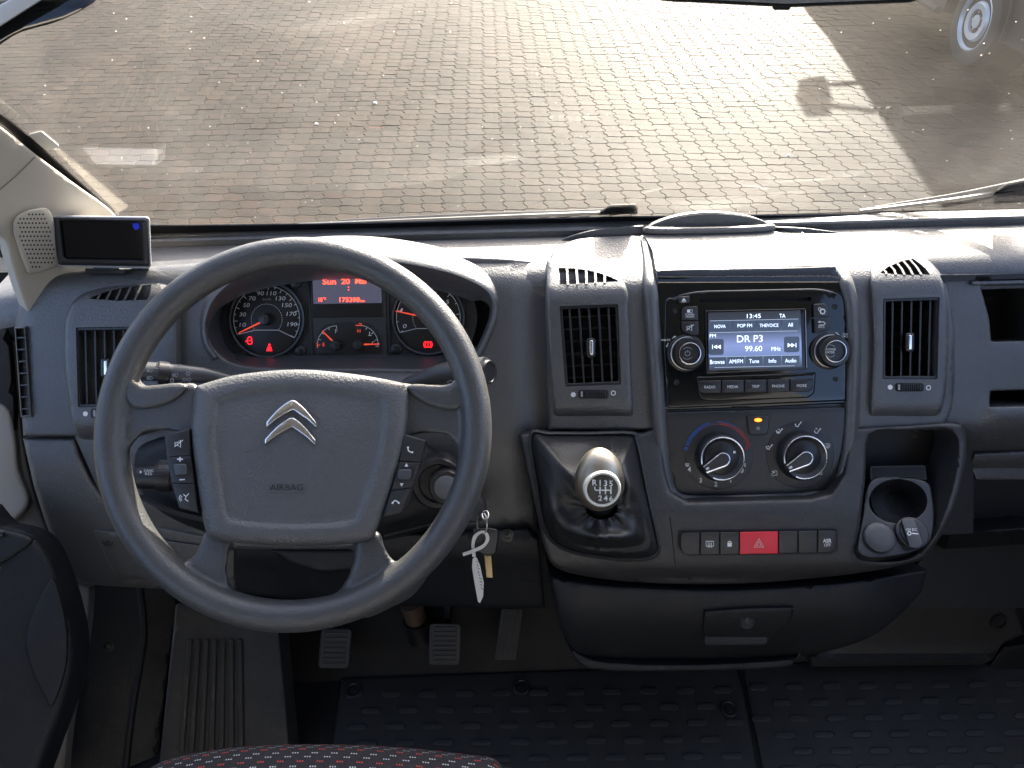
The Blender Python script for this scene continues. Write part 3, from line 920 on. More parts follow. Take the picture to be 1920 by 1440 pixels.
# ------------------------------------------------------------------ cab floor and walls (setting)
def quad(name, pts, mat, parent=None):
    return struct(obj(name, pts, [(0, 1, 2, 3)], mat, None, smooth=0, loc=pts[0]))
z0 = FLOOR
struct(obj('cab_floor', [Vector((-.78, -.25, z0)), Vector((.95, -.25, z0)), Vector((.95, .60, z0)), Vector((-.78, .60, z0)),
                         Vector((.95, .80, z0 + .20)), Vector((-.78, .80, z0 + .20)), Vector((.95, .84, z0 + .62)), Vector((-.78, .84, z0 + .62))],
           [(0, 1, 2, 3), (3, 2, 4, 5), (5, 4, 6, 7)], 'floor_vinyl', loc=(0, 0, z0), smooth=0))
# ------------------------------------------------------------------ dashboard body
dash = thing('dashboard', 'wide charcoal plastic dashboard with sunlit top and binnacle hood', 'dashboard', DF.at(960, 1100, -.05))
cz = CAM.z
def bend(x):                                  # the top falls away at its left end
    return 0.0 if x > -.46 else -.55 * (x + .46) ** 2
xs = np.linspace(-.66, .86, 60)
def wave(x): return 0.0
rows = []
for (Y, up) in ((.772, -.530), (.776, -.515), (.786, -.503), (.802, -.4972), (.825, -.4960), (.852, -.4960), (.875, -.4965), (.882, -.4975)):
    row = []
    for x in xs:
        c = min(1, max(0, (.215 - abs(x + .215)) / .03))           # behind the instrument hood the pad starts further forward
        Yc, uc = max(Y, .815), (up if Y > .81 else -.4955)
        row.append(Vector((x, Y + (Yc - Y) * c, cz + up + (uc - up) * c + bend(x))))
    rows.append(row)
v, f = g_grid(rows)
obj('top_pad', v, f, 'dash_top_plastic', dash)
rows = []
for (Y, up) in ((.8825, -.502), (.8835, -.4895), (.8865, -.4875), (.893, -.4878), (.8936, -.4895), (.8950, -.4895), (.8956, -.4878), (.906, -.488), (.907, -.51)):
    rows.append([Vector((x, Y, cz + up + bend(x))) for x in xs])
v, f = g_grid(rows)
obj('demister_strip', v, f, 'dash_top_plastic', dash, smooth=30)

# driver's face with the opening for the instruments
def wdrv(x, y):
    w_ = np.zeros(np.shape(x))
    w_ = w_ - .030 * np.clip((y - 830) / 170, 0, 1) ** 1.5
    w_ = w_ - .020 * np.clip((540 - y) / 45, 0, 1) ** 2
    w_ = w_ - .020 * np.clip((60 - x) / 40, 0, 1) ** 2
    w_ = w_ - .012 * np.clip((x - 960) / 60, 0, 1)
    return w_
opening = cr([(386, 608), (396, 562), (440, 520), (520, 497), (620, 488), (720, 490), (830, 508), (912, 556), (916, 600), (886, 668), (840, 690), (700, 690), (480, 688), (410, 662)], 5, True)
panel('driver_fascia', DF, cr([(28, 612), (38, 572), (70, 538), (125, 512), (300, 498)], 5) + [(600, 478), (800, 478), (950, 484), (1040, 492), (1046, 800), (985, 818), (1004, 960), (1014, 1016), (430, 1016), (260, 990), (190, 930), (140, 818), (44, 818)],
      'dash_plastic', dash, holes=[opening], w=wdrv, back=-.05, hole_back=-.085, rnd=6, hole_rnd=6, step=16)
# hood over the instruments
lip = cr([(402, 672), (384, 640), (383, 596), (404, 550), (455, 512), (540, 489), (640, 480), (740, 486), (840, 506), (902, 532), (926, 560), (926, 600), (906, 650), (884, 690)], 8)
def hood(path):
    P = np.array(path, float); n = len(P); cols = []
    cen = np.array([650, 600.])
    for i in range(n):
        t = P[min(i + 1, n - 1)] - P[max(i - 1, 0)]; t = t / np.linalg.norm(t); nn = np.array([t[1], -t[0]])
        up = max(0.0, nn[1] * -1)                 # 1 on the crown, 0 on the flanks
        k = .35 + .65 * up
        prof = [(26 + 12 * up, -.018 - .030 * up), (18 + 8 * up, -.004 - .006 * up), (9, .010 * k), (2, .017 * k), (-5, .019 * k), (-12, .014 * k), (-18 - 10 * up, -.002), (-22 - 20 * up, -.03), (-24 - 22 * up, -.08)]
        cols.append([DF.at(*(P[i] + nn * o * (.45 + .55 * up)), wv) for o, wv in prof])
    return g_grid(cols)
v, f = hood(lip)
obj('instrument_hood', v, f, 'dash_top_plastic', dash, smooth=60)
panel('hood_floor', DF, cr([(384, 640), (520, 664), (700, 664), (890, 650), (900, 690), (860, 712), (650, 716), (430, 706), (395, 680)], 4, True), 'dash_plastic', dash,
      w=lambda x, y: -.055 + .062 * np.clip((y - 660) / 45, 0, 1), back=-.09, step=12)
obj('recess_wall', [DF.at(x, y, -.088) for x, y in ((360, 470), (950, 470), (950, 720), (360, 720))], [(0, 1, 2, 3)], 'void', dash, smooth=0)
# lower knee panels under the wheel
def wkn(x, y): return -.006 - .050 * np.clip((y - 860) / 260, 0, 1) ** 1.4
kb = panel('knee_bolster', DF, [(43, 821), (142, 821)] + cr([(150, 850), (176, 905), (215, 945), (300, 985)], 4) + [(430, 1010), (470, 1040), (470, 1110)] + cr([(300, 1104), (200, 1098), (150, 1092), (128, 1070), (106, 1030), (84, 975), (62, 905)], 4),
      'dash_plastic', dash, w=wkn, back=-.09, rnd=10, step=14)
sl_ = panel('fuse_flap', DF, rp([(174, 993), (230, 998), (330, 1016), (440, 1030), (440, 1088), (290, 1088), (216, 1080)], 6, 3), 'dash_plastic', kb, w=lambda x, y: wkn(x, y) + .0035, back=-.05, rnd=3, step=16)
def screw(F, x, y, w_, parent, r=.006):
    s = lathe('screw', F, x, y, [(r * 1.5, 0), (r * 1.45, .0012), (r * 1.1, .0014), (r, -.001), (r * .8, -.001), (r * .7, .0012), (0, .0018)], 'smooth_plastic', parent, 16, w_)
screw(DF, 203, 1014, -.028, kb, .005)
lw = panel('lower_cover', DF, [(560, 1000), (860, 998), (990, 992), (1010, 1012), (1022, 1140), (880, 1140), (600, 1128), (440, 1112), (440, 1010)], 'dark_plastic', dash,
      w=lambda x, y: -.012 - .045 * np.clip((y - 1040) / 100, 0, 1) ** .8 + .006 * np.exp(-((y - 1012) / 8) ** 2), back=-.1, rnd=6, step=14)
lathe('screw', DF, 951, 1004, [(.009, 0), (.0088, .0012), (.006, .0014), (.0055, -.001), (.003, .001), (0, .001)], 'smooth_plastic', lw, 16, -.010)
screw(DF, 951, 1004, -.006, lw, .004)
# coin tray seen through the lower opening of the wheel
tray = panel('coin_tray', DF, rp([(500, 1030), (690, 1030), (690, 1066), (600, 1076), (548, 1058)], 18, 4), 'dark_plastic', dash, w=-.004, back=-.03, rnd=8, step=10)
# side window outlet on the left end
# ------------------------------------------------------------------ centre stack
def wplane(x, y, y0, wv, deg):
    """height of a near level plane that cuts the face at pixel row y0, rising forward by deg"""
    A = DF.at(1400, y0, wv); nrm = Vector((0, -math.sin(rad(deg)), math.cos(rad(deg))))
    X, Y = np.broadcast_arrays(np.asarray(x, float), np.asarray(y, float)); out = np.zeros(X.shape)
    for i in np.ndindex(X.shape):
        d = ray(X[i], Y[i]); P = CAM + d * ((A - CAM).dot(nrm) / d.dot(nrm)) if d.dot(nrm) < -1e-3 else A
        out[i] = (P - DF.O).dot(DF.N)
    return out
def softmin(a, b, k=.006): return -k * np.logaddexp(-np.asarray(a) / k, -np.asarray(b) / k)
def wst(x, y): return softmin(.012 + 0 * np.asarray(x, float), wplane(x, y, 528, .012, 8))
def wlid(x, y): return wplane(x, y, 502, .011, 1.5)
GR1 = cr([(1047, 502), (1075, 503), (1110, 508), (1140, 517), (1160, 526)], 3) + [(1160, 528), (1049, 534)]
GR2 = [(1650, 512)] + cr([(1665, 500), (1690, 490), (1712, 485)], 3) + cr([(1722, 492), (1736, 504), (1744, 515)], 3) + [(1700, 516)]
cs = panel('stack_shell', DF, cr([(1026, 505), (1036, 474), (1060, 456), (1100, 446), (1205, 441)], 5) + [(1330, 439), (1450, 437)] + cr([(1560, 438), (1650, 446), (1715, 470), (1765, 515), (1785, 580), (1790, 660), (1786, 760), (1768, 800)], 5) + [(1770, 806), (1030, 806)],
           'dash_plastic', dash, w=wst, back=-.06, rnd=6, step=11, hole_back=-.03, holes=[inset([(1049, 574), (1159, 570), (1165, 721), (1060, 725)], -2), inset([(1656, 560), (1762, 557), (1758, 711), (1655, 711)], -2), inset(GR1, 1.5), inset(GR2, 1.5)])
lid = panel('document_lid', DF, [(1205, 441), (1330, 437), (1450, 433)] + cr([(1490, 444), (1530, 468), (1566, 498)], 4) + [(1400, 501), (1230, 505)] + cr([(1224, 470), (1214, 450)], 3), 'dash_top_plastic', dash,
            w=lambda x, y: softmin(.0095 + 0 * np.asarray(x, float), wlid(x, y), .0015), back=-.05, step=10)
v, f = g_tube([DF.at(x, y, float(wlid(x, y)) + .004) for x, y in cr([(1207, 432), (1240, 434), (1330, 433), (1420, 430), (1452, 426)], 4)], [.0035] + [.0056] * 15 + [.0035], 10)
obj('lid_grip', v, f, 'dash_top_plastic', lid)
# upright fins either side of the lid
CLP = Frame(Vector((0, .872, cz - .487)), (1, 0, 0), (0, .35, .94))
panel('top_fin', CLP, cr([(1034, 462), (1052, 450), (1085, 438), (1130, 429), (1206, 423)], 5) + [(1207, 440), (1190, 464)], 'dash_plastic', dash, w=0.0, back=-.006, rnd=2, step=9)
panel('top_fin', CLP, cr([(1451, 425), (1510, 428), (1580, 437), (1650, 452)], 5) + cr([(1610, 454), (1545, 456), (1498, 444)], 3), 'dash_plastic', dash, w=0.0, back=-.006, rnd=2, step=9)
# curved clip standing up behind the lid
clipo = panel('paper_clip', CLP, cr([(1208, 432), (1230, 417), (1275, 403), (1330, 397), (1390, 402), (1430, 413), (1452, 428)], 6) + [(1440, 436), (1220, 438)], 'dash_top_plastic', dash, w=0.0, back=-.014, rnd=4, step=9)
clin = panel('inner_face', CLP, cr([(1248, 416), (1280, 406), (1330, 401), (1385, 404), (1422, 412)], 4) + [(1400, 416), (1290, 418)], 'dash_plastic', clipo, w=.0015, back=.0, step=9)
# raised U shaped surround of radio and heater controls
Upath = cr([(1207, 448), (1212, 480), (1217, 520), (1221, 600), (1228, 700), (1234, 800), (1243, 880), (1256, 925), (1290, 944), (1400, 943), (1520, 937), (1562, 928), (1585, 890), (1598, 820), (1603, 700), (1602, 600), (1592, 540), (1574, 500), (1540, 464), (1500, 441)], 8)
Uprof = [(24, .006), (18, .017), (11, .0235), (3, .026), (-5, .0245), (-10, .020), (-12, .010)]
P = np.array(Upath, float); cols = []
for i in range(len(P)):
    t = P[min(i + 1, len(P) - 1)] - P[max(i - 1, 0)]; t = t / np.linalg.norm(t); nn = np.array([t[1], -t[0]])
    fl = min(1.0, max(.22, (P[i][1] - 470) / 60))                      # flattens out where it runs into the top
    col_ = []
    for o, wv in Uprof:
        q = P[i] + nn * o * (.5 + .5 * fl)
        col_.append(DF.at(*q, (wv - .012) * fl + float(wst(*q))))
    cols.append(col_)
v, f = g_grid(cols)
obj('stack_surround', v, f, 'dash_plastic', dash, smooth=60)
# lower console with gear lever shelf, switches and tray opening
def wcon(x, y):
    w_ = .022 + .030 * np.clip((y - 820) / 140, 0, 1)
    w_ = w_ - .020 * np.clip((y - 1046) / 40, 0, 1) ** 2
    return w_
trayhole = cr([(1631, 816), (1700, 808), (1770, 805), (1792, 818), (1796, 850), (1785, 915), (1760, 985), (1728, 1030), (1690, 1050), (1625, 1050), (1608, 1036), (1612, 985), (1622, 900)], 4, True)
stackhole = [(1238, 800), (1246, 880), (1258, 922), (1290, 940), (1520, 934), (1560, 924), (1583, 888), (1596, 800)]
con_out = cr([(975, 818), (990, 812), (1090, 811), (1206, 812)], 3) + stackhole + cr([(1612, 803), (1700, 797), (1785, 793), (1808, 806), (1812, 850), (1800, 920), (1776, 985), (1742, 1035), (1715, 1054), (1600, 1076), (1400, 1094), (1230, 1094), (1120, 1084), (1045, 1066), (1022, 1030), (1008, 970), (990, 890)], 5)
con = panel('lower_console', DF, con_out, 'console_plastic', dash, holes=[trayhole], w=wcon, back=-.03, hole_back=-.03, rnd=9, hole_rnd=7, step=12)
sm = MB(); v, f = g_tube([DF.at(x, y, float(wcon(np.array(x), np.array(y))) + .0002) for x, y in cr([(1256, 968), (1260, 1000), (1264, 1040), (1267, 1066)], 5)], .0006, 6); sm.add(v, f)
sm.build('console_seam', 'void', con)
# ------------------------------------------------------------------ drawer under the console
dr = thing('console_drawer', 'black pull-down drawer below the hazard switch row', 'drawer', DF.at(1400, 1240, 0))
def wdr(x, y): return .036 - .075 * np.clip((y - 1120) / 130, 0, 1) ** 2 - .03 * np.clip((x - 1600) / 140, 0, 1) ** 2 - .012 * np.clip((1110 - x) / 70, 0, 1) ** 2
dp = panel('drawer_front', DF, cr([(1032, 1080), (1120, 1096), (1300, 1106), (1450, 1103), (1600, 1090), (1738, 1068)], 4) + cr([(1728, 1110), (1690, 1150), (1640, 1190), (1580, 1214), (1500, 1230), (1400, 1238), (1250, 1240), (1120, 1238), (1080, 1222), (1056, 1190), (1042, 1140)], 4),
           'dark_plastic', dr, w=wdr, back=-.08, rnd=7, step=13)
panel('lower_lip', DF, cr([(1060, 1200), (1085, 1226), (1140, 1242), (1300, 1246), (1480, 1236), (1500, 1222)], 4) + cr([(1490, 1240), (1465, 1252), (1300, 1258), (1120, 1256), (1075, 1232)], 4), 'dark_plastic', dr, w=lambda x, y: wdr(x, y * 0 + 1215) - .004, back=-.09, rnd=4, step=10)
dh = panel('drawer_handle', DF, cr([(1321, 1147), (1400, 1141), (1488, 1139)], 3) + [(1484, 1160), (1462, 1186), (1440, 1210), (1322, 1210), (1318, 1180)], 'dark_plastic', dr, w=lambda x, y: wdr(x, y) + .007, back=.0, rnd=4, step=9)
panel('finger_recess', DF, rp([(1322, 1188), (1438, 1187), (1438, 1208), (1322, 1210)], 5, 3), 'satin_plastic', dh, w=lambda x, y: wdr(x, y) + .0085 - .004 * np.clip((1200 - y) / 14, 0, 1), back=.0, step=7)
lathe('drawer_lock', DF, 1401, 1164, [(.0105, .0), (.0105, .0022), (.009, .0028), (.0078, .0018), (.0, .0022)], 'dark_plastic', dh, 24, float(wdr(np.array(1401), np.array(1164))) + .0065)
slab('keyhole', DF, rect(1399, 1158, 1403, 1169), float(wdr(np.array(1401), np.array(1164))) + .0095, .0, 'smooth_plastic', dh)

# ------------------------------------------------------------------ passenger side shelves
pas = panel('passenger_fascia', DF, [(1752, 500), (1800, 512), (1990, 506), (1990, 900), (1830, 900), (1812, 860), (1800, 800), (1770, 800)], 'dash_plastic', dash,
            holes=[rp([(1838, 536), (1985, 532), (1985, 638), (1858, 641), (1855, 600)], 5, 3), rp([(1857, 733), (1985, 729), (1985, 760), (1855, 763)], 3, 3)],
            w=lambda x, y: .004 - .05 * np.clip((526 - y) / 26, 0, 1) ** 2 - .05 * np.clip((y - 790) / 60, 0, 1) ** 2 + .006 * np.exp(-((y - 775) / 16) ** 2) * np.clip((x - 1835) / 30, 0, 1),
            back=-.05, hole_back=-.10, rnd=4, hole_rnd=3, step=13)
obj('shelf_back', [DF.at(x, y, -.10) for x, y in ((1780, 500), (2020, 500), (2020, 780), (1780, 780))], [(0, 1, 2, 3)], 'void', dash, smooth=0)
panel('shelf_rib', DF, rp([(1822, 527), (1990, 523), (1990, 531), (1822, 534)], 2, 2), 'dash_plastic', dash, w=.009, back=-.01, rnd=2, step=9)
panel('crest_gap', DF, rp([(1762, 516), (1990, 512), (1990, 520), (1768, 527)], 2, 2), 'void', dash, w=.0105, back=-.01, step=9)
panel('lower_beam', DF, [(1826, 851), (1990, 842), (1990, 886), (1816, 890)], 'dash_plastic', dash, w=lambda x, y: -.03 - .03 * np.clip((y - 862) / 30, 0, 1), back=-.1, rnd=3, step=12)
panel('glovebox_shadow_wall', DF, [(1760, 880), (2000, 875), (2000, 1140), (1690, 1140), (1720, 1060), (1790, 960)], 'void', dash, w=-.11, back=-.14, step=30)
panel('parcel_ledge', DF, [(1780, 1000), (1990, 984), (1990, 1016), (1772, 1030)], 'dark_plastic', dash, w=lambda x, y: -.07 + .02 * np.clip((1010 - y) / 14, -1, 1), back=-.12, rnd=3, step=10)
# ------------------------------------------------------------------ air vents
def vent(name, label, group, pod, frame, opening, n, tab, wheel, dots, grille, w=.020, slat_px=4.0, tabvis=True, podw=None):
    """pod outline, bezel corners, opening corners, number of vertical blades, top demister grille"""
    cx, cy_ = np.mean([p[0] for p in opening]), np.mean([p[1] for p in opening])
    t = thing(name, label, 'air vent', DF.at(cx, cy_, 0), group)
    q = lambda a, b, s: (a[0] + (b[0] - a[0]) * s, a[1] + (b[1] - a[1]) * s)
    wf = podw or (lambda x, y: softmin(w + 0 * np.asarray(x, float), wplane(x, y, 536, w, 9), .004) - .030 * np.clip((y - 760) / 40, 0, 1) ** 2)
    holes = [rp(opening, 3, 3)]
    if grille is not None: holes.append(grille['hole'])
    panel('housing', DF, pod, 'dash_plastic', t, holes=holes, w=wf, back=-.02, hole_back=-.03, rnd=7, step=10)
    # inner frame, a little sunken
    k = rp(opening, 3, 3)
    ringplate('inner_frame', DF, k, rp([(opening[0][0] + 5, opening[0][1] + 6), (opening[1][0] - 5, opening[1][1] + 6), (opening[2][0] - 5, opening[2][1] - 6), (opening[3][0] + 5, opening[3][1] - 6)], 3, 3), w - .002, w - .02, w - .03, 'slat_plastic', t, .0008)
    obj('duct', [DF.at(x, y, w - .034) for x, y in inset(opening, -6)], [(0, 1, 2, 3)], 'void', t, smooth=0)
    tl, tr, br, bl = opening
    for i in range(n):
        s = (i + 1) / (n + 1)
        a, b = q(tl, tr, s), q(bl, br, s)
        h = slat_px / 2
        slab('blade', DF, [(a[0] - h, a[1] + 5), (a[0] + h, a[1] + 5), (b[0] + h, b[1] - 5), (b[0] - h, b[1] - 5)], w - .004, w - .020, 'slat_plastic', t, .0008)
    for i in range(6):
        s = (i + .9) / 6.6
        a, b = q(tl, bl, s), q(tr, br, s)
        slab('cross_vane', DF, [(a[0] + 4, a[1] - 1.5), (b[0] - 4, b[1] - 1.5), (b[0] - 4, b[1] + 2), (a[0] + 4, a[1] + 2)], w - .021, w - .031, 'slat_plastic', t, .0005)
    if tab:
        x, y = tab
        tb = slab('slider_tab', DF, rect(x - 8.5, y - 18, x + 8.5, y + 18, 6), w + .006, w - .006, 'smooth_plastic', t, .002)
        slab('tab_insert', DF, rect(x - 2.5, y - 14, x + 4.5, y + 14, 3), w + .0078, w + .004, 'chrome', tb, .001)
    if wheel:
        x0, y0, x1, y1 = wheel
        slab('wheel_slot', DF, rect(x0, y0, x1, y1, 5), w + .0006, w - .01, 'void', t, .0005)
        th = MB()
        for i in range(11):
            xa = x0 + 4 + (x1 - x0 - 8) * i / 11; xb = xa + (x1 - x0 - 8) / 11 * .62
            bul = .004 * (1 - ((i - 5) / 6.2) ** 2)
            v, f = g_slab(DF, [(xa, y0 + 2.5), (xb, y0 + 2.5), (xb, y1 - 2.5), (xa, y1 - 2.5)], w + .001 + bul, w - .004, .0006); th.add(v, f)
        tw = th.build('thumb_wheel', 'smooth_plastic', t)
        slab('wheel_mark', DF, [(x0 + 5, y0 + 3), (x0 + 8.5, y0 + 3), (x0 + 8.5, y1 - 3), (x0 + 5, y1 - 3)], w + .0042, w, 'grey_print', tw)
    if dots:
        (ax, ay), (bx, by) = dots
        k = Ink(DF, w + .0005).disc(ax, ay, 4.6).build('open_mark', 'white_print', t)
        if bx: Ink(DF, w + .0005).arc(bx, by, 3.9, 1.7).build('closed_mark', 'white_print', t)
    if grille is not None:
        g = panel('demister_grille', DF, grille['rim'], 'dash_plastic', t, holes=grille['slots'], w=lambda x, y: wf(x, y) + .003, back=-.03, hole_back=-.03, rnd=3, step=9) if grille.get('slots') else None
        gx = [p[0] for p in grille['hole']]; gy = [p[1] for p in grille['hole']]
        obj('grille_duct', [DF.at(x, y, float(wf(np.array(x), np.array(y))) - .02) for x, y in ((min(gx) - 5, min(gy) - 5), (max(gx) + 5, min(gy) - 5), (max(gx) + 5, max(gy) + 5), (min(gx) - 5, max(gy) + 5))], [(0, 1, 2, 3)], 'void', t, smooth=0)
        for (a, b) in grille['bars']:
            m = MB(); A = [a[0] + (b[0] - a[0]) * s for s in (0, .5, 1)]; B = [a[1] + (b[1] - a[1]) * s for s in (0, .5, 1)]
            bow = grille.get('bow', 0)
            A[1] += bow
            for k in range(2):
                pts = [(A[k] - 2.1, B[k]), (A[k] + 2.1, B[k]), (A[k + 1] + 2.1, B[k + 1]), (A[k + 1] - 2.1, B[k + 1])]
                rings = [[DF.at(x, y, float(wf(np.array(x), np.array(y))) + o) for x, y in pts] for o in (-.014, .0012)]
                v, f = g_rings(rings, False, True); m.add(v, f)
            m.build('grille_bar', 'dash_plastic', t)
    return t
# left of the gear lever: vent beside the radio
g1 = dict(hole=cr([(1047, 502), (1075, 503), (1110, 508), (1140, 517), (1160, 526)], 3) + [(1160, 528), (1049, 534)], rim=None,
          bars=[((1063, 501), (1065, 534)), ((1081, 502), (1083, 533)), ((1099, 505), (1100, 532)), ((1116, 508), (1117, 531)), ((1134, 513), (1134, 530))])
pod1 = cr([(1025, 500), (1027, 488), (1040, 486), (1090, 493), (1135, 505), (1164, 522), (1176, 545), (1180, 600), (1184, 700), (1187, 770), (1180, 796), (1110, 798), (1060, 796), (1040, 778), (1032, 700), (1026, 600)], 4, True)
vent('air_vent', 'tall air vent on the wheel side of the radio with silver tab', 'dashboard air vents', pod1, None, [(1049, 574), (1159, 570), (1165, 721), (1060, 725)], 5, (1108, 652), (1084, 731, 1141, 747), ((1075, 740), (1150, 737)), g1)
g2 = dict(hole=[(1650, 512)] + cr([(1665, 500), (1690, 490), (1712, 485)], 3) + cr([(1722, 492), (1736, 504), (1744, 515)], 3) + [(1700, 516)], rim=None, bow=2.0,
          bars=[((1657, 506), (1662, 514)), ((1670, 498), (1680, 515)), ((1682, 493), (1696, 515)), ((1694, 489), (1712, 515)), ((1706, 486), (1728, 515))])
pod2 = cr([(1632, 514), (1638, 500), (1670, 484), (1712, 474), (1738, 488), (1762, 515), (1775, 560), (1779, 620), (1777, 700), (1770, 755), (1752, 784), (1700, 790), (1636, 790), (1632, 760), (1637, 650), (1634, 560)], 4, True)
vent('air_vent', 'tall air vent right of the radio beside the passenger shelf', 'dashboard air vents', pod2, None, [(1656, 560), (1762, 557), (1758, 711), (1655, 711)], 5, (1706, 642), (1679, 718, 1732, 734), ((1669, 726), (1741, 727)), g2)
g3 = dict(hole=cr([(166, 560), (195, 548), (240, 538), (284, 533)], 3) + cr([(282, 548), (276, 562)], 2) + [(220, 564)], rim=None,
          bars=[((188, 551), (182, 562)), ((208, 545), (199, 563)), ((227, 541), (217, 563)), ((246, 537), (233, 563)), ((266, 534), (252, 563))])
pod3 = cr([(121, 640), (124, 596), (140, 562), (170, 545), (230, 533), (300, 527), (330, 560), (332, 640), (330, 760), (310, 800), (240, 822), (160, 826), (138, 800), (128, 740), (122, 690)], 4, True)
vent('air_vent', 'air vent at the left end of the dashboard half behind the wheel', 'dashboard air vents', pod3, None, [(142, 614), (268, 612), (268, 762), (146, 764)], 6, (197, 690), (170, 766, 226, 784), ((160, 776), (None, None)), g3,
     podw=lambda x, y: .016 - .018 * np.clip((570 - y) / 40, 0, 1) ** 2 - .02 * np.clip((y - 790) / 40, 0, 1) ** 2, w=.016)
# narrow side window outlet
so = thing('side_outlet', 'narrow side window outlet at the far left end of the dashboard', 'air vent', DF.at(45, 780, 0), 'dashboard air vents')
sl0 = [(30, 617), (45, 616), (56, 778), (42, 779)]
ringplate('outlet_frame', DF, [(27, 613), (48, 612), (59, 782), (39, 783)], sl0, .004, -.03, -.03, 'dash_plastic', so, .001)
obj('outlet_duct', [DF.at(x, y, -.008) for x, y in sl0], [(0, 1, 2, 3)], 'void', so, smooth=0)
for i in range(7):
    s = (i + .75) / 7.3
    a = (30 + 12 * s, 617 + 162 * s); b = (45 + 11 * s, 616 + 162 * s)
    slab('blade', DF, [(a[0], a[1] - 1.2), (b[0], b[1] - 1.2), (b[0], b[1] + 1.2), (a[0], a[1] + 1.2)], .003, -.008, 'satin_plastic', so)

# ------------------------------------------------------------------ radio
RW = .019
rd = thing('car_radio', 'gloss black touchscreen radio set in the centre of the dashboard', 'radio', DF.at(1415, 765, 0))
def wrad(x, y): return RW - .007 * np.clip((570 - y) / 68, 0, 1) ** 3 + 0 * x
rbody = [(1231, 506), (1300, 504), (1500, 501), (1566, 499)] + cr([(1580, 520), (1589, 550), (1593, 600)], 3) + [(1594, 690), (1592, 756), (1420, 764), (1244, 769), (1238, 690), (1233, 600)]
panel('fascia', DF, rbody, 'gloss_black', rd, w=wrad, back=-.01, rnd=3, step=10, holes=[rp([(1312, 560), (1519, 557), (1520, 564), (1312, 567)], 2, 2)], hole_back=.006)
obj('disc_slot', [DF.at(x, y, .012) for x, y in ((1308, 556), (1524, 553), (1524, 570), (1308, 573))], [(0, 1, 2, 3)], 'void', rd, smooth=0)
# raised inner bezel
panel('bezel', DF, rp([(1246, 560), (1300, 545), (1540, 540), (1584, 552), (1588, 640), (1587, 752), (1250, 766), (1244, 660)], [10, 30, 30, 14, 5, 5, 5, 5], 4), 'gloss_black', rd, w=RW + .0018, back=RW - .004, rnd=4, step=11,
      holes=[rp([(1311, 559), (1520, 556), (1521, 564), (1311, 567)], 2, 2)], hole_back=.010)
# recess frame round the lower buttons
panel('button_tray', DF, rp([(1305, 706), (1530, 698), (1527, 738), (1515, 746), (1330, 752), (1312, 748)], [3, 3, 14, 5, 5, 12], 4), 'gloss_black', rd, w=RW + .004, back=RW, rnd=3, step=10)
def rbtn(pts, lab=None, w_=RW + .0065, r=3, mat='button_plastic'):
    return slab('button', DF, rp(pts, r, 3), w_, RW, mat, rd, .0012)
# row RADIO MEDIA TRIP PHONE MORE
xsb = [1309.5, 1352.5, 1395.5, 1438, 1481, 1525.5]
for i, nm in enumerate(('RADIO', 'MEDIA', 'TRIP', 'PHONE', 'MORE')):
    x0, x1 = xsb[i] + .7, xsb[i + 1] - .7
    y = lambda x: -(x - 1417) * .016
    pts = [(x0, 712 + y(x0)), (x1, 712 + y(x1)), (x1, 736 + y(x1)), (x0, 736 + y(x0))]
    r = [2, 2, 12 if i == 4 else 2, 12 if i == 0 else 2]
    b_ = rbtn(pts, r=r)
    xm = (x0 + x1) / 2
    text(nm, DF, xm, 724.5 + y(xm), RW + .0069, 'white_print', b_, height=5.2, width=[20, 20, 14, 23, 18][i], rot=.9)
# eject, screen off, mute, settings, back
b_ = rbtn([(1270, 560), (1275, 556), (1293, 555), (1293, 568), (1273, 569)], r=3)
Ink(DF, RW + .0069).poly([(1278, 564), (1286.5, 563.6), (1282, 558.6)]).line([(1278, 566), (1286.5, 565.6)], 1.2).build('eject_mark', 'white_print', b_)
b_ = rbtn([(1278, 580), (1284, 575), (1308, 574), (1309, 600.5), (1278, 601)], r=[4, 6, 3, 2, 2])
Ink(DF, RW + .0069).poly([(1288.5, 580.5), (1294, 580.3), (1294, 586), (1288.5, 586.2)]).line([(1294, 580.6), (1298, 580.5), (1298, 586), (1294, 586)], .8).build('screen_mark', 'white_print', b_)
text('SCREEN', DF, 1293, 589.6, RW + .0069, 'white_print', b_, width=17, height=3.6); text('ON/OFF', DF, 1293.5, 594, RW + .0069, 'white_print', b_, width=16, height=3.6)
b_ = rbtn([(1278, 603), (1309.5, 602), (1310, 627), (1302, 630), (1284, 624), (1278, 618)], r=[2, 2, 3, 4, 4, 4])
def mute(F, w_, x, y, s, parent, nm='mute_mark'):
    k = Ink(F, w_)
    k.line([(x - 6 * s, y - 2 * s), (x - 2 * s, y - 2 * s), (x + 3 * s, y - 6 * s), (x + 3 * s, y + 6 * s), (x - 2 * s, y + 2.4 * s), (x - 6 * s, y + 2.4 * s)], 1.2 * s, True)
    k.line([(x - 7 * s, y + 5 * s), (x + 7 * s, y - 6 * s)], 1.1 * s)
    return k.build(nm, 'white_print', parent)
mute(DF, RW + .0069, 1294, 614.5, 1.0, b_)
b_ = rbtn([(1525, 570), (1546, 569), (1553, 574), (1555, 594), (1526, 595)], r=[3, 6, 5, 2, 2])
k = Ink(DF, RW + .0069).arc(1542.5, 584, 4.0, 1.8)
for a in range(0, 360, 45): k.line([(1542.5 + 4.4 * math.cos(rad(a)), 584 + 4.4 * math.sin(rad(a))), (1542.5 + 6.2 * math.cos(rad(a)), 584 + 6.2 * math.sin(rad(a)))], 1.7)
k.arc(1537, 579.5, 2.6, 1.0).build('gear_mark', 'white_print', b_)
b_ = rbtn([(1526, 597), (1557, 596), (1558, 612), (1552, 619), (1532, 625), (1527, 624)], r=[2, 2, 4, 5, 3, 3])
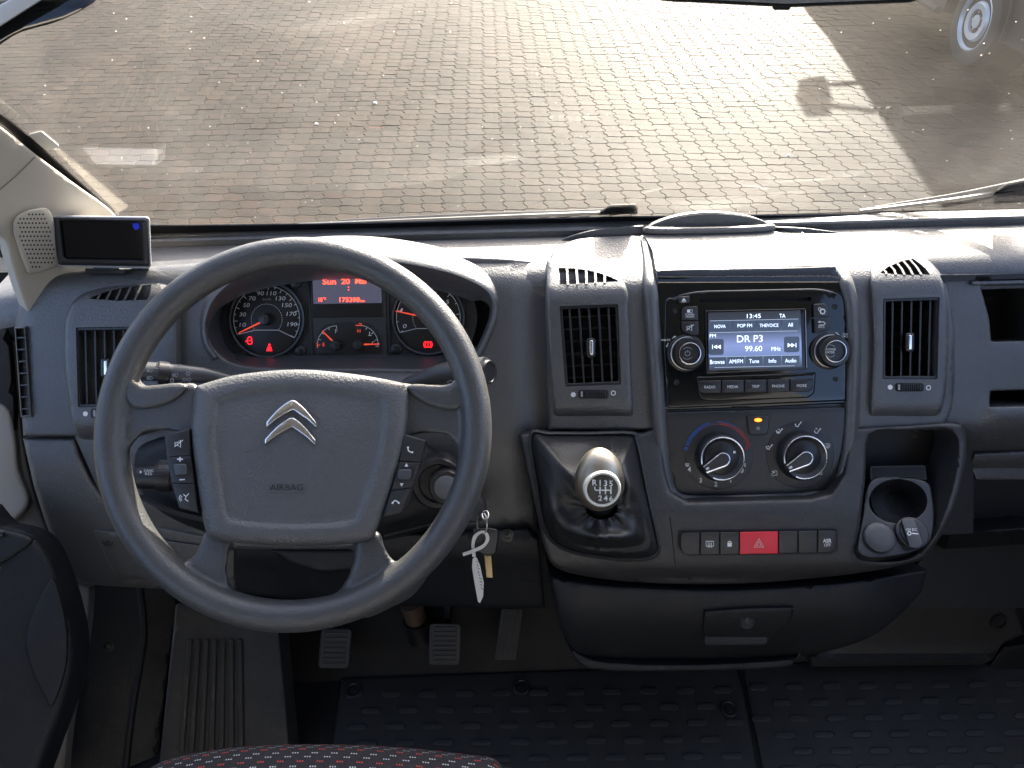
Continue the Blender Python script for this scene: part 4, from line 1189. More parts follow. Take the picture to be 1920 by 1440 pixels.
Ink(DF, RW + .0069).line([(1534, 603.5), (1543, 603.5), (1546.5, 605), (1547, 607.5), (1544, 609.5), (1535, 609.8)], 1.5).poly([(1533, 603.5), (1538, 601), (1538, 606)]).build('back_mark', 'white_print', b_)
text('BACK', DF, 1540.5, 613, RW + .0069, 'white_print', b_, width=12, height=3.6)
for (x, y) in ((1266, 582.5), (1565, 575.5), (1269, 716.5), (1566.5, 711)):
    lathe('screw_hole', DF, x, y, [(.0034, .0), (.0034, .0006), (.0026, .0004), (.0026, -.004), (0, -.004)], 'void' if y < 600 else 'smooth_plastic', rd, 16, RW + .0018)
    Ink(DF, RW + .0021).disc(x, y, 3.4, 14).build('hole_shade', 'void', rd)
# knobs
def knob(x, y, kind):
    kb_ = lathe('knob', DF, x, y, [(.0235, 0), (.0235, .0022), (.0225, .003), (.0205, .003), (.0198, .0035), (.0192, .016), (.0180, .0185), (.0135, .019), (.0132, .0165), (0, .0165)], 'smooth_plastic', rd, 48, RW + .001)
    C0 = DF.at(x, y, RW + .001)
    v, f = g_lathe(C0, DF.U, DF.V, DF.N, [(.0196, .0035), (.0206, .0045), (.0206, .006), (.0194, .0066)], 48, False); obj('base_ring', v, f, 'steel', kb_)
    v, f = g_lathe(C0, DF.U, DF.V, DF.N, [(.0134, .0182), (.0136, .0198), (.0128, .0200), (.0124, .0178)], 48, False); obj('cap_ring', v, f, 'ring_metal', kb_)
    rb = MB()
    for i in range(60):
        a = 2 * math.pi * i / 60
        c = C0 + (DF.U * math.cos(a) + DF.V * math.sin(a)) * .0193
        tg = (DF.V * math.cos(a) - DF.U * math.sin(a)) * .0005; rn = (DF.U * math.cos(a) + DF.V * math.sin(a)) * .0007
        P = [c - tg + DF.N * .007, c + tg + DF.N * .007, c + tg + DF.N * .0155, c - tg + DF.N * .0155]
        rb.add(P + [p + rn for p in P], [(4, 5, 6, 7), (0, 4, 7, 3), (1, 5, 6, 2)])
    rb.build('knurling', 'smooth_plastic', kb_)
    return kb_
k1 = knob(1286, 662, 0); k2 = knob(1553.5, 658, 1)
Ink(DF, RW + .0182).arc(1289, 662.5, 4.6, 1.2, 115, 425).line([(1289, 656), (1289, 661)], 1.2).arc(1289, 662.5, 11, .9, 40, 140).arc(1289, 662.5, 11, .9, 220, 320).build('power_mark', 'grey_print', k1)
text('BROWSE', DF, 1556.5, 655, RW + .0182, 'white_print', k2, width=21, height=4.2); text('ENTER', DF, 1556.5, 660.5, RW + .0182, 'white_print', k2, width=17, height=4.2)
Ink(DF, RW + .0182).arc(1556.5, 658, 11.5, .9, 40, 140).arc(1556.5, 658, 11.5, .9, 220, 320).build('knob_mark', 'grey_print', k2)
text('VOLUME', DF, 1248, 637.5, RW + .0026, 'white_print', rd, width=18, height=3.8)
text('TUNE', DF, 1585, 626.5, RW + .0026, 'white_print', rd, width=11, height=3.4); text('SCROLL', DF, 1585, 631, RW + .0026, 'white_print', rd, width=16, height=3.4)
Ink(DF, RW + .0026).line([(1260, 635), (1267, 630.5)], 1.2).poly([(1268, 629.5), (1263, 630.5), (1266, 633.5)]).line([(1253, 643), (1250.5, 650)], 1.2).poly([(1249.5, 652), (1249, 647), (1252.5, 648)]).build('turn_arrow', 'white_print', rd)
Ink(DF, RW + .0026).line([(1567, 624), (1574, 628)], 1.2).poly([(1566, 623), (1571, 623.6), (1568.5, 627)]).line([(1581, 636), (1584, 642)], 1.2).poly([(1585, 644.5), (1582, 641), (1585.5, 640)]).build('turn_arrow', 'white_print', rd)
# screen
sb = [(1322.5, 582.5), (1511, 578.5), (1514, 693), (1324, 701)]
scr = slab('touchscreen', DF, rp(sb, 3, 3), RW + .0030, RW, 'screen_black', rd, .0008)
v, f = g_ring(DF, rp(sb, 3, 3), rp([(1324.5, 584.5), (1509, 580.5), (1511.5, 691), (1326, 699)], 3, 3), RW + .0042, RW, RW + .003, .0004)
obj('screen_bezel', v, f, 'smooth_plastic', scr)
Ink(DF, RW + .0044).line([(1510.2, 582), (1512.8, 690)], 1.0).build('bezel_glint', 'steel', scr)
dsp = [(1328, 588), (1500, 584), (1503, 688), (1329.5, 695)]
obj('display', [DF.at(x, y, RW + .0034) for x, y in [(1328, 586), (1501, 582), (1504, 688), (1329.5, 695)]], [(3, 2, 1, 0)], 'radio_screen', scr, smooth=0)
W1, W2 = RW + .0037, RW + .0040
tl_ = Ink(DF, W1)
def tile(x0, y0, x1, y1, tilt=-.022, r=2):
    y = lambda x: (x - 1415) * tilt
    tl_.poly(rp([(x0, y0 + y(x0)), (x1, y0 + y(x1)), (x1, y1 + y(x1)), (x0, y1 + y(x0))], r, 2))
for a, b in ((1329, 1373), (1374.5, 1418), (1419.5, 1464), (1465.5, 1498)): tile(a, 599.5, b, 620.5)
for a, b in ((1329.5, 1362), (1363.5, 1396), (1397.5, 1430), (1431.5, 1464.5), (1466, 1499)): tile(a, 667.5, b, 685.5)
tile(1329, 634, 1357, 664, r=4); tile(1470, 632.5, 1499, 662, r=4)
tl_.build('soft_keys', 'screen_tile', scr)['kind'] = 'stuff'
yy = lambda x: (x - 1415) * -.022
ed = Ink(DF, W2)
for y0, a, b in ((599.8, 1331, 1497), (622, 1331, 1495), (667.6, 1331, 1498), (687.5, 1340, 1490)):
    ed.line([(a, y0 + yy(a)), (b, y0 + yy(b))], .8)
ed.build('key_edges', 'screen_edge', scr)
def stx(s, x, y, wd, h): text(s, DF, x, y, W2, 'screen_text', scr, width=wd, height=h, rot=1.2)
stx('13:45', 1413.5, 592.5, 26, 8); stx('TA', 1467, 592, 11, 7.2)
stx('NOVA', 1350, 612, 21, 6.4); stx('POP FM', 1396.5, 610.5, 27, 6.4); stx('THEVOICE', 1442, 610, 35, 6.2); stx('All', 1482, 609, 9, 7.2)
stx('FM', 1336.5, 629.5, 11.5, 6); stx('DR P3', 1406, 635, 48, 13); stx('99.60', 1413, 653.5, 32, 10); stx('MHz', 1455, 654, 17, 7.4)
stx('Browse', 1345, 678.5, 27, 8); stx('AM/FM', 1380, 677.6, 26, 7.4); stx('Tune', 1414, 677, 18.5, 7.4); stx('Info', 1448.5, 676.5, 14, 7.4); stx('Audio', 1482.5, 676, 21, 7.4)
k = Ink(DF, W2)
for dx, s in ((1343.5, 1), (1485, -1)):
    y0 = 650.3 if s > 0 else 647.2
    k.poly([(dx - s * 5.5, y0), (dx + s * 1, y0 - 4), (dx + s * 1, y0 + 4)]).poly([(dx + s * 1.2, y0), (dx + s * 8, y0 - 4), (dx + s * 8, y0 + 4)]).line([(dx - s * 7.5, y0 - 4), (dx - s * 7.5, y0 + 4)], 1.2)
k.build('skip_marks', 'screen_text', scr)['kind'] = 'stuff'

# ------------------------------------------------------------------ heater controls
CW = .020
hc = thing('heater_panel', 'black heater control panel with two rotary dials below the radio', 'control panel', DF.at(1415, 925, 0))
panel('panel', DF, rp([(1245, 773), (1415, 768), (1586, 763), (1586, 800), (1578, 850), (1567, 896), (1556, 919), (1535, 925), (1420, 928), (1285, 929), (1266, 920), (1256, 880), (1249, 830)], [4, 1, 4, 5, 5, 8, 10, 10, 1, 12, 12, 5, 5], 3), 'smooth_plastic', hc, w=CW, back=-.01, rnd=3, step=14)
v, f = g_sweep(DF, cr([(1247, 775), (1251, 830), (1258, 882), (1268, 921), (1286, 929.5), (1420, 929), (1536, 925.5), (1557, 919), (1568, 896), (1580, 850), (1587, 800), (1588, 764)], 5), [(-3.4, CW - .002), (-2.6, CW + .0012), (0, CW + .0014), (1, CW - .003)])
def dial(cx, cy_, nm):
    ds = slab('dial_plate', DF, ell(cx, cy_, 64, 63, 48), CW + .0008, CW - .002, 'button_plastic', hc, .0006)
    dl = lathe('rotary_dial', DF, cx, cy_ + 1, [(.0312, 0), (.0312, .004), (.0305, .010), (.0285, .0145), (.0272, .0158), (.0262, .0150), (.0225, .0118), (.0215, .0112), (.0205, .0120), (0, .0126)], 'smooth_plastic', hc, 56, CW)
    C0 = DF.at(cx, cy_ + 1, CW)
    pts = [C0 + (DF.U * math.cos(rad(a)) + DF.V * math.sin(rad(a))) * .0268 + DF.N * .0160 for a in range(-118, 202, 8)]
    v, f = g_tube(pts, .0010, 8); obj('chrome_ring', v, f, 'ring_metal', dl)
    # teardrop pointer
    def local(x, y, ww): return C0 + DF.U * x + DF.V * y + DF.N * ww
    ang = rad(208)
    ex, ey = math.cos(ang), math.sin(ang); nx, ny = -ey, ex
    tear = []
    for a in range(-100, 101, 20):
        q = rad(a); bx, by = -math.cos(q) * .0088, math.sin(q) * .0088
        tear.append((.0005 + bx, by))
    tear = [(x, y) for x, y in tear] + [(.0275, .0042), (.0275, -.0042)]
    W_ = lambda s, wv: [local((x * s + .0008) * ex + y * s * nx, (x * s + .0008) * ey + y * s * ny, wv) for x, y in tear]
    rings = [W_(1.0, .010), W_(1.0, .0185), W_(.94, .0200)]
    v, f = g_rings(rings, False, True); po = obj('pointer', v, f, 'smooth_plastic', dl, smooth=30)
    rim_ = W_(.95, .0201)
    loop = rim_[len(rim_) - 2:-1] + rim_[:0]
    path = [rim_[-2]] + rim_[:-2][::-1] + [rim_[-1]]
    v, f = g_tube(path, .0009, 6); obj('pointer_edge', v, f, 'ring_metal', po)
    mk = [local((x + .0008) * ex + y * nx, (x + .0008) * ey + y * ny, .0204) for x, y in ((.0205, .0013), (.0245, .0013), (.0245, -.0013), (.0205, -.0013))]
    obj('pointer_mark', mk, [(0, 1, 2, 3)], 'white_print', po, smooth=0)
    return dl
d1 = dial(1348, 855, 0); d2 = dial(1500.5, 853, 1)
Ink(DF, CW + .0135).poly([(1374.5, 846), (1379, 845.5), (1379.5, 849.5), (1375, 850)]).build('temperature_mark', 'white_print', d1)
Ink(DF, CW + .0135).poly([(1479, 828), (1483, 826.5), (1484.5, 829.5), (1480.5, 831)]).build('flow_mark', 'white_print', d2)
k = Ink(DF, CW + .0016)
for r_ in (57.5, 60, 62.5): k.arc(1346, 853, r_, 1.05, 92 + (12 if r_ > 59 else 0), 163 - (0 if r_ < 61 else 0), 22)
k.arc(1346, 853, 62.6, .9, 55, 92, 10).arc(1286, 841, 2.4, 1.6).build('cold_scale', 'blue_print', hc)
k = Ink(DF, CW + .0016)
for r_ in (57.5, 60, 62.5): k.arc(1346, 853, r_, 1.05, 14, 54 + (34 if r_ < 61 else 0), 22)
k.arc(1346, 853, 57.4, .9, 90, 125, 10).arc(1399.5, 840.5, 2.4, 1.6).build('hot_scale', 'red_print', hc)
for s_, x, y in (('4', 1292.5, 880), ('3', 1313.7, 900.6), ('2', 1342, 907.6), ('1', 1370, 900), ('0', 1391, 882)):
    text(s_, DF, x, y, CW + .0016, 'white_print', hc, height=9.4, bold=.03)
k = Ink(DF, CW + .0016)
def shield(x, y, s):
    k.line([(x - 5 * s, y - 2.5 * s), (x - 3 * s, y - 3.6 * s), (x, y - 4 * s), (x + 3 * s, y - 3.6 * s), (x + 5 * s, y - 2.5 * s), (x + 3 * s, y + 2.4 * s), (x - 3 * s, y + 2.4 * s)], .9, True)
    for q in (-1.8, 0, 1.8): k.line([(x + q * s, y - 2.4 * s), (x + q * s, y + 4 * s)], .8)
shield(1288.5, 872, .8); shield(1551, 836.5, 1.15)
for a in (45, 135, 225, 315): k.poly(ell(1395 + 2.6 * math.cos(rad(a)), 872 + 2.6 * math.sin(rad(a)), 1.8, 1.2, 8, a))
def seated(x, y, arrow=(), sh=False):
    k.line([(x - 5.5, y - 2), (x - 4, y + 2.5), (x, y + 3.5), (x + 1.5, y), (x + 4.5, y - 3.5)], 1.6).disc(x + 5.5, y - 4.6, 1.4, 8)
    for (ax, ay) in arrow: k.line([(x + ax - 3, y + ay), (x + ax, y + ay)], .9).poly([(x + ax + 1.6, y + ay), (x + ax - .6, y + ay - 1.4), (x + ax - .6, y + ay + 1.4)])
seated(1442, 839, ((-1, -2),)); seated(1461, 809, ((0, -4), (-1, 1))); seated(1496.5, 796.5, ()); seated(1532.5, 809, ((-1, -5),))
def carmark(x, y, s, inn):
    k.line([(x - 6 * s, y + 1), (x - 2 * s, y - 2), (x - 1 * s, y - 5), (x + 5 * s, y - 5), (x + 5 * s, y + 3), (x - 1 * s, y + 3), (x - 3 * s, y + 5), (x - 5 * s, y + 3)], 1.1, True)
    if inn: k.line([(x + 3 * s, y - 2.5), (x, y - 2.5), (x, y + .6), (x + 3 * s, y + .6)], 1.0)
    else: k.line([(x - 5 * s, y - 5), (x + 1 * s, y - 1)], 1.0)
carmark(1452, 888, 1, False); carmark(1536, 886.5, 1, True)
k.build('control_print', 'white_print', hc)['kind'] = 'stuff'
ab = slab('button', DF, rp([(1400, 780), (1444, 779), (1440, 812), (1434, 815), (1409, 815.5), (1404, 812)], [4, 4, 4, 3, 3, 4], 3), CW + .003, CW - .002, 'button_plastic', hc, .0014)
slab('indicator_lamp', DF, ell(1421.5, 787.5, 7.2, 3.6, 20), CW + .0040, CW + .002, 'lit_orange', ab, .0006)
k = Ink(DF, CW + .0034)
for a in (0, 45, 90, 135): k.line([(1421.5 - 4 * math.cos(rad(a)), 803 - 4 * math.sin(rad(a))), (1421.5 + 4 * math.cos(rad(a)), 803 + 4 * math.sin(rad(a)))], .9)
k.build('snowflake_mark', 'grey_print', ab)

# ------------------------------------------------------------------ row of switches
SWF = DF
sw = thing('switch_row', 'row of seven flat console switches with red hazard button', 'switches', DF.at(1420, 1040, .05))
SWW = .0555
yt = lambda x: -(x - 1420) * .016
edges_ = [1275.5, 1312.5, 1349.5, 1386.5, 1459.5, 1496.5, 1533, 1569]
obj('switch_bed', [DF.at(x, y + yt(x), SWW - .0005) for x, y in ((1273, 994.5), (1571, 996), (1571, 1036), (1560, 1041), (1290, 1040), (1273, 1024))], [(0, 1, 2, 3, 4, 5)], 'void', sw, smooth=0)
for i in range(7):
    x0, x1 = edges_[i] + .8, edges_[i + 1] - .8
    pts = [(x0, 997 + yt(x0)), (x1, 997 + yt(x1)), (x1, 1038.5 + yt(x1)), (x0, 1038.5 + yt(x0))]
    r = [2, 2, 2, 2]
    if i == 0: r = [6, 2, 2, 22]
    if i == 6: r = [2, 8, 18, 2]
    b_ = slab('switch', DF, rp(pts, r, 4), SWW + .0028, SWW - .002, 'hazard_red' if i == 3 else 'button_plastic', sw, .0010)
    xm = (x0 + x1) / 2; wy = SWW + .0031
    if i == 3:
        b_['label'] = 'bright red hazard warning switch'
        Ink(DF, wy).line([(xm - 9, 1026 + yt(xm)), (xm + 9, 1026 + yt(xm)), (xm, 1010 + yt(xm))], 1.5, True).line([(xm - 4.5, 1023.4 + yt(xm)), (xm + 4.5, 1023.4 + yt(xm)), (xm, 1015 + yt(xm))], 1.2, True).build('warning_triangle', 'cream_print', b_)
    if i in (1, 2, 6):
        Ink(DF, wy).line([(xm - 6, 1005 + yt(xm)), (xm + 6, 1005 + yt(xm))], 1.5).build('switch_lamp', 'dial_grey', b_)
    if i == 1:
        k = Ink(DF, wy).line([(xm - 7, 1015), (xm + 7, 1015), (xm + 7, 1024), (xm - 7, 1024)], 1.5, True)
        for q in (-3, 0, 3): k.line([(xm + q, 1017.5), (xm + q, 1027)], 1.1)
        k.build('demist_mark', 'white_print', b_)
    if i == 2:
        Ink(DF, wy).poly([(xm - 4, 1018), (xm + 4, 1018), (xm + 4, 1025), (xm - 4, 1025)]).arc(xm, 1018, 3, 1.4, 0, 180, 10).build('padlock_mark', 'white_print', b_)
    if i == 6:
        text('ASR', DF, xm, 1016 + yt(xm), wy, 'white_print', b_, width=16, height=7.5, bold=.02); text('OFF', DF, xm + .5, 1024 + yt(xm), wy, 'white_print', b_, width=12, height=5.6)

# ------------------------------------------------------------------ gear lever
gr = thing('gear_lever', 'satin metal gear knob on a wrinkled black leather boot', 'gear lever', DF.at(1115, 1045, .04))
GO = [(996, 818), (1030, 815), (1100, 815), (1182, 814), (1192, 826), (1204, 880), (1218, 950), (1232, 1012), (1234, 1030), (1222, 1044), (1180, 1048), (1120, 1042), (1070, 1032), (1036, 1012), (1018, 975), (1008, 910)]
go = cr(GO, 4, True)
v, f = g_sweep(DF, go, [(5, .030), (3, .0365), (0, .038), (-3, .036), (-4, .030)], True)
vv = []
for p in v: vv.append(p)
def frame_w(x, y): return wcon(x, y)
P = np.array(go)
cols = []
for i in range(len(P)):
    t = P[(i + 1) % len(P)] - P[i - 1]; t = t / np.linalg.norm(t); nn = np.array([t[1], -t[0]])
    cols.append([DF.at(*(P[i] + nn * o), float(wcon(*(P[i]))) + h) for o, h in ((6, -.003), (4.5, .003), (1, .0045), (-2.5, .003), (-4, -.004))])
v, f = g_grid(cols, closed_v=True)
obj('boot_trim', v, f, 'console_plastic', gr, smooth=60)
# leather boot: from the trim up to a gathered neck under the knob, with folds
nr, na = 26, 120
kx, ky = 1128, 952
rows = []
rng = random.Random(4)
A0 = np.array(cr(inset(go, 2), 1, True)); A0 = np.array(dense([tuple(p) for p in A0], 3))
idx = np.linspace(0, len(A0) - 1, na, endpoint=False).astype(int); A0 = A0[idx]
ang0 = np.arctan2(A0[:, 1] - ky, A0[:, 0] - kx)
for j in range(nr):
    s = j / (nr - 1)
    row = []
    for i in range(na):
        a = ang0[i]
        bx, by = A0[i]
        nx_, ny_ = kx + 30 * math.cos(a), ky + 22 * math.sin(a)
        e = s ** 1.15
        bulge = math.sin(math.pi * min(1, s * 1.05)) * (.22 * (1 if math.cos(a) < 0.2 else .45))
        x = bx + (nx_ - bx) * (e - bulge * .42); y = by + (ny_ - by) * (e - bulge * .42)
        h = .004 + .046 * s ** 1.4 + .026 * math.sin(math.pi * s) ** 1.1
        env = math.sin(math.pi * s) ** .8
        h += .0075 * env * math.sin(2 * a + 5.5 * s + .4) + .0045 * env * math.sin(3 * a - 7 * s + 1.3)
        h += .0026 * s ** 3 * math.sin(11 * a + 2 * s) + .0012 * env * math.sin(7 * a + 13 * s)
        # a deep sagging fold in front
        fr_ = max(0, math.sin(a + .15)) ** 1.3
        h += .013 * math.exp(-((s - .60) / .12) ** 2) * fr_ - .014 * math.exp(-((s - .36) / .10) ** 2) * fr_
        row.append(DF.at(x, y, float(wcon(bx, by)) * (1 - s) + .048 * s + h - .004))
    rows.append(row)
v, f = g_grid(rows, closed_u=True)
bo = obj('boot', v, f, 'leather', gr, smooth=70)
st_ = MB()
for dx in (-3, 3):
    pts = []
    for j in range(6, nr - 2):
        i = int(np.argmin(np.abs(ang0 - rad(96 + dx * .9))))
        pts.append(rows[j][i] + DF.N * .0003)
    v, f = g_tube(pts, .0007, 6); st_.add(v, f)
st_.build('boot_seam', 'leather', bo)
# knob: an egg leaning towards us
kc = DF.at(1124, 900, .122)
KF = Frame(kc, DF.U, (DF.V + DF.N * .12))
prof = []
sx_, sy_, sz_ = .0280, .0368, .028
rows = []
for j in range(21):
    ph = -math.pi / 2 + math.pi * j / 20
    row = []
    for i in range(40):
        th_ = 2 * math.pi * i / 40
        yy_ = math.sin(th_); xx_ = math.cos(th_)
        tp = 1.0 - .10 * yy_
        row.append(kc + KF.U * (sx_ * math.cos(ph) * xx_ * tp) + KF.V * (sy_ * math.cos(ph) * yy_ + .0005) + KF.N * (sz_ * math.sin(ph) * (1.0 if ph < 0 else .78)))
    rows.append(row)
v, f = g_grid(rows, closed_u=True)
kn = obj('knob', v, f, 'satin_metal', gr, smooth=80)
KC = Frame(kc + KF.N * (sz_ * .78 - .0022), KF.U, KF.V)
v, f = g_lathe(KC.O - KC.V * .003, KC.U, KC.V, KC.N, [(.0205, -.004), (.0205, .0030), (.0195, .0046), (.0175, .0046), (.0168, .0034)], 48, False)
obj('cap_ring', v, f, 'cream_print', kn)
v, f = g_lathe(KC.O - KC.V * .003, KC.U, KC.V, KC.N, [(.0172, .002), (.0168, .0040), (.009, .0047), (0, .0049)], 48)
cp = obj('shift_plate', v, f, 'lever_cap', kn)
KI = KC
cpx, cpy = to_px(KC.O - KC.V * .003 + KC.N * .005)
print('gear cap px', cpx, cpy)
for i, s_ in enumerate('R135'):
    text(s_, KC, cpx - 15 + i * 10.2, cpy - 13.5 + i * .6, .0053, 'white_print', cp, height=11, bold=.02)
for i, s_ in enumerate('246'):
    text(s_, KC, cpx - 4.6 + i * 10.2, cpy + 15.5 + i * .4, .0053, 'white_print', cp, height=10.5, bold=.02)
k = Ink(KC, .0053)
for i in range(3): k.line([(cpx - 5 + i * 10.2, cpy - 6), (cpx - 5 + i * 10.2, cpy + 8)], 2.4)
k.line([(cpx - 15, cpy - 6), (cpx - 14.5, cpy - .5), (cpx - 12, cpy + 1)], 2.4).line([(cpx - 13, cpy + 1), (cpx + 16, cpy + 1)], 2.4)
k.build('shift_pattern', 'white_print', cp)
v, f = g_tube([DF.at(1126, 940, .075), DF.at(1125, 920, .11)], [.019, .014], 24); obj('collar', v, f, 'dark_plastic', gr)

# ------------------------------------------------------------------ storage tray with cup holder
tr_ = thing('cup_holder', 'open console tray with cup holder, round plug and power socket', 'cup holder', DF.at(1700, 1050, 0))
obj('tray_back', [DF.at(x, y, -.035) for x, y in ((1600, 790), (1825, 785), (1825, 1000), (1600, 1010))], [(0, 1, 2, 3)], 'void', tr_, smooth=0)
# sloping floor of the tray: a ledge facing up, with the cup well
TFr = Frame(DF.at(1690, 950, .030), (1, 0, 0), (0, .93, .37))       # shelf plane, tilted
cup = ell(1684, 940, 54, 41, 40)
panel('tray_floor', TFr, cr([(1634, 900), (1700, 895), (1740, 905), (1748, 930), (1752, 965), (1748, 1000), (1738, 1022), (1700, 1038), (1640, 1046), (1612, 1038), (1609, 1018), (1618, 965)], 5, True), 'smooth_plastic', tr_, holes=[cup], w=.004, back=-.02, hole_back=-.045, rnd=3, hole_rnd=2, step=10)
slab('rib_mat', TFr, rp([(1632, 874), (1735, 872), (1738, 900), (1632, 900)], 4, 3), .0012, -.01, 'dark_plastic', tr_)
m = MB()
for i in range(6):
    y = 876 + i * 4.0
    v, f = g_slab(TFr, [(1638, y), (1733, y), (1734, y + 2), (1638, y + 2)], .0026, .001); m.add(v, f)
m.build('mat_ribs', 'dark_plastic', tr_)['kind'] = 'stuff'
C_ = TFr.at(1684, 944, -.035)
v, f = g_lathe(C_, TFr.U, TFr.V, TFr.N, [(.036, .0), (.036, .001), (.021, .004), (.018, .003), (.017, -.006), (.0, -.006)], 40)
obj('cup_base', v, f, 'dark_plastic', tr_)
v, f = g_lathe(C_, TFr.U, TFr.V, TFr.N, [(.006, -.006), (.006, -.003), (.0, -.003)], 16); obj('drain_stud', v, f, 'smooth_plastic', tr_)
C_ = TFr.at(1648, 1008, .005)
v, f = g_lathe(C_, TFr.U, TFr.V, TFr.N, [(.0192, .0), (.0192, .003), (.0175, .0046), (.010, .0058), (0, .0062)], 40); obj('blanking_plug', v, f, 'satin_plastic', tr_, smooth=60)
C_ = TFr.at(1709, 1000, .005)
v, f = g_lathe(C_, TFr.U, TFr.V, TFr.N, [(.0200, .0), (.0200, .003), (.0185, .0042), (.0165, .0042), (.016, .006), (0, .0065)], 40); pw_ = obj('socket_cap', v, f, 'smooth_plastic', tr_, smooth=50)
slab('cap_flap', TFr, rp([(1689, 973), (1716, 973), (1732, 1020), (1724, 1028), (1706, 1027)], 4, 3), .0145, .009, 'satin_plastic', pw_, .0015)
text('12V DC', TFr, 1709, 993, .0150, 'white_print', pw_, width=20, height=4.8)
Ink(TFr, .0150).line([(1710, 1000), (1722, 1001)], 2.0).arc(1705, 1000, 3.2, 1.6).build('key_symbol', 'white_print', pw_)
# ------------------------------------------------------------------ instrument cluster
IW = -.050
ic = thing('instrument_cluster', 'instrument cluster with lit red display and two round dials behind the wheel', 'instruments', DF.at(650, 665, -.06))
panel('backplate', DF, cr([(410, 640), (420, 580), (450, 535), (520, 508), (600, 498), (720, 499), (800, 510), (870, 540), (895, 590), (880, 650), (850, 672), (700, 674), (560, 674), (440, 672)], 4, True), 'dial_grey', ic, w=IW, back=-.08, step=20)
slab('weave_panel', DF, rp([(578, 508), (722, 508), (726, 666), (584, 668)], 3, 2), IW + .002, IW - .005, 'carbon_weave', ic, .0006)
for (a, b) in (((575, 508), (585, 668)), ((724, 508), (729, 667))):
    slab('divider', DF, [(a[0], a[1]), (a[0] + 4, a[1]), (b[0] + 4, b[1]), (b[0], b[1])], IW + .004, IW - .005, 'smooth_plastic', ic, .0008)
SP = (500, 599); TA_ = (803, 596)
def gauge(nm, c, r, ry, nums, a0, a1, nmaj, needle_a, hubr=11.5):
    g = slab('dial', DF, ell(c[0], c[1], r, ry, 56), IW + .003, IW - .006, 'dial_black', ic, .001)
    v, f = g_sweep(DF, ell(c[0], c[1], r + 2, ry + 2, 64), [(-3.5, IW), (-2, IW + .008), (1.5, IW + .009), (3.0, IW + .003)], True); obj('dial_rim', v, f, 'smooth_plastic', g)
    k = Ink(DF, IW + .0034)
    k.arc(c[0], c[1], r - 5.2, 1.0, a0, a1, 48, ry - 5.2)
    for i in range(nmaj * 2 + 1):
        a = rad(a0 + (a1 - a0) * i / (nmaj * 2)); L = 8 if i % 2 else 4.5
        L = 7.5 if i % 2 == 0 else 4
        k.line([(c[0] + (r - 5) * math.cos(a), c[1] - (ry - 5) * math.sin(a)), (c[0] + (r - 5 - L) * math.cos(a), c[1] - (ry - 5 - L) * math.sin(a))], 1.2)
    # closing line of the scale and the inner ring
    for a in (a0, a1):
        q = rad(a); k.line([(c[0] + (r - 5) * math.cos(q), c[1] - (ry - 5) * math.sin(q)), (c[0] + (22) * (1 if math.cos(q) > 0 else -1), c[1] + 20)], 1.0)
    k.line([(c[0] - 22, c[1] + 20), (c[0] + 22, c[1] + 20)], 1.1)
    for a in range(-40, 221, 9): k.arc(c[0], c[1], 29, .8, a, a + 5, 3)
    k.build('scale', 'white_print', g)
    for s_, a, rr_ in nums:
        q = rad(a); text(s_, DF, c[0] + rr_ * math.cos(q), c[1] - rr_ * math.sin(q), IW + .0035, 'white_print', g, height=7.6, width=6.2 * len(s_) + (0 if len(s_) > 1 else .5), shear=.12)
    return g
def ang(x, y, c): return math.degrees(math.atan2(-(y - c[1]), x - c[0]))
spn = [('10', 455, 609), ('30', 455, 589.5), ('50', 462, 572), ('70', 473, 559.5), ('90', 488.5, 550), ('110', 509, 550), ('130', 526, 559.5), ('150', 538, 572), ('170', 546.5, 588.5), ('190', 548, 608)]
g_ = gauge('speedometer', SP, 67, 68, [(s_, ang(x, y, SP), math.hypot(x - SP[0], y - SP[1])) for s_, x, y in spn], 207, -33, 10, 0)
text('km/h', DF, 500.5, 561, IW + .0035, 'grey_print', g_, width=15, height=4)
def needle(c, tip, hub, g):
    L = np.array(tip, float) - np.array(c, float); L /= np.linalg.norm(L); n_ = np.array([-L[1], L[0]])
    a = np.array(c) + L * 6
    slab('needle', DF, [tuple(a + n_ * 1.7), tuple(np.array(tip) + n_ * .8), tuple(np.array(tip) - n_ * .8), tuple(a - n_ * 1.7)], IW + .0068, IW + .0055, 'needle_red', g)
    lathe('needle_hub', DF, c[0], c[1], [(hub, 0), (hub, .008), (hub * .85, .0105), (0, .0115)], 'smooth_plastic', g, 32, IW + .003)
needle(SP, (447, 624.5), .0078, g_)
def lamp(x, y, g, kind):
    k = Ink(DF, IW + .0036)
    if kind == 'door': k.line([(x - 4, y + 4), (x - 4, y - 3), (x - 1, y - 7), (x + 3, y - 6), (x + 4, y), (x + 4, y + 6), (x - 1, y + 7)], 2.0, True).line([(x - 4, y), (x - 8, y + 2)], 1.6).line([(x - 3, y), (x + 3, y)], 1.5)
    if kind == 'belt': k.disc(x, y - 5, 2.2, 10).line([(x - 5, y + 6), (x - 2.5, y - 1), (x + 2.5, y - 1), (x + 5, y + 6)], 2.0, True).line([(x - 3, y + 5), (x + 3, y - 1)], 1.6).disc(x, y + 2.5, 2.6, 10)
    if kind == 'brake': k.arc(x, y, 5, 1.6).arc(x, y, 7.8, 1.4, 125, 235, 10).arc(x, y, 7.8, 1.4, -55, 55, 10).line([(x, y - 3), (x, y + .8)], 1.5).disc(x, y + 2.6, .9, 8)
    k.build('warning_light', 'lit_red', g)
lamp(468, 638.5, g_, 'door'); lamp(505, 651.5, g_, 'belt')
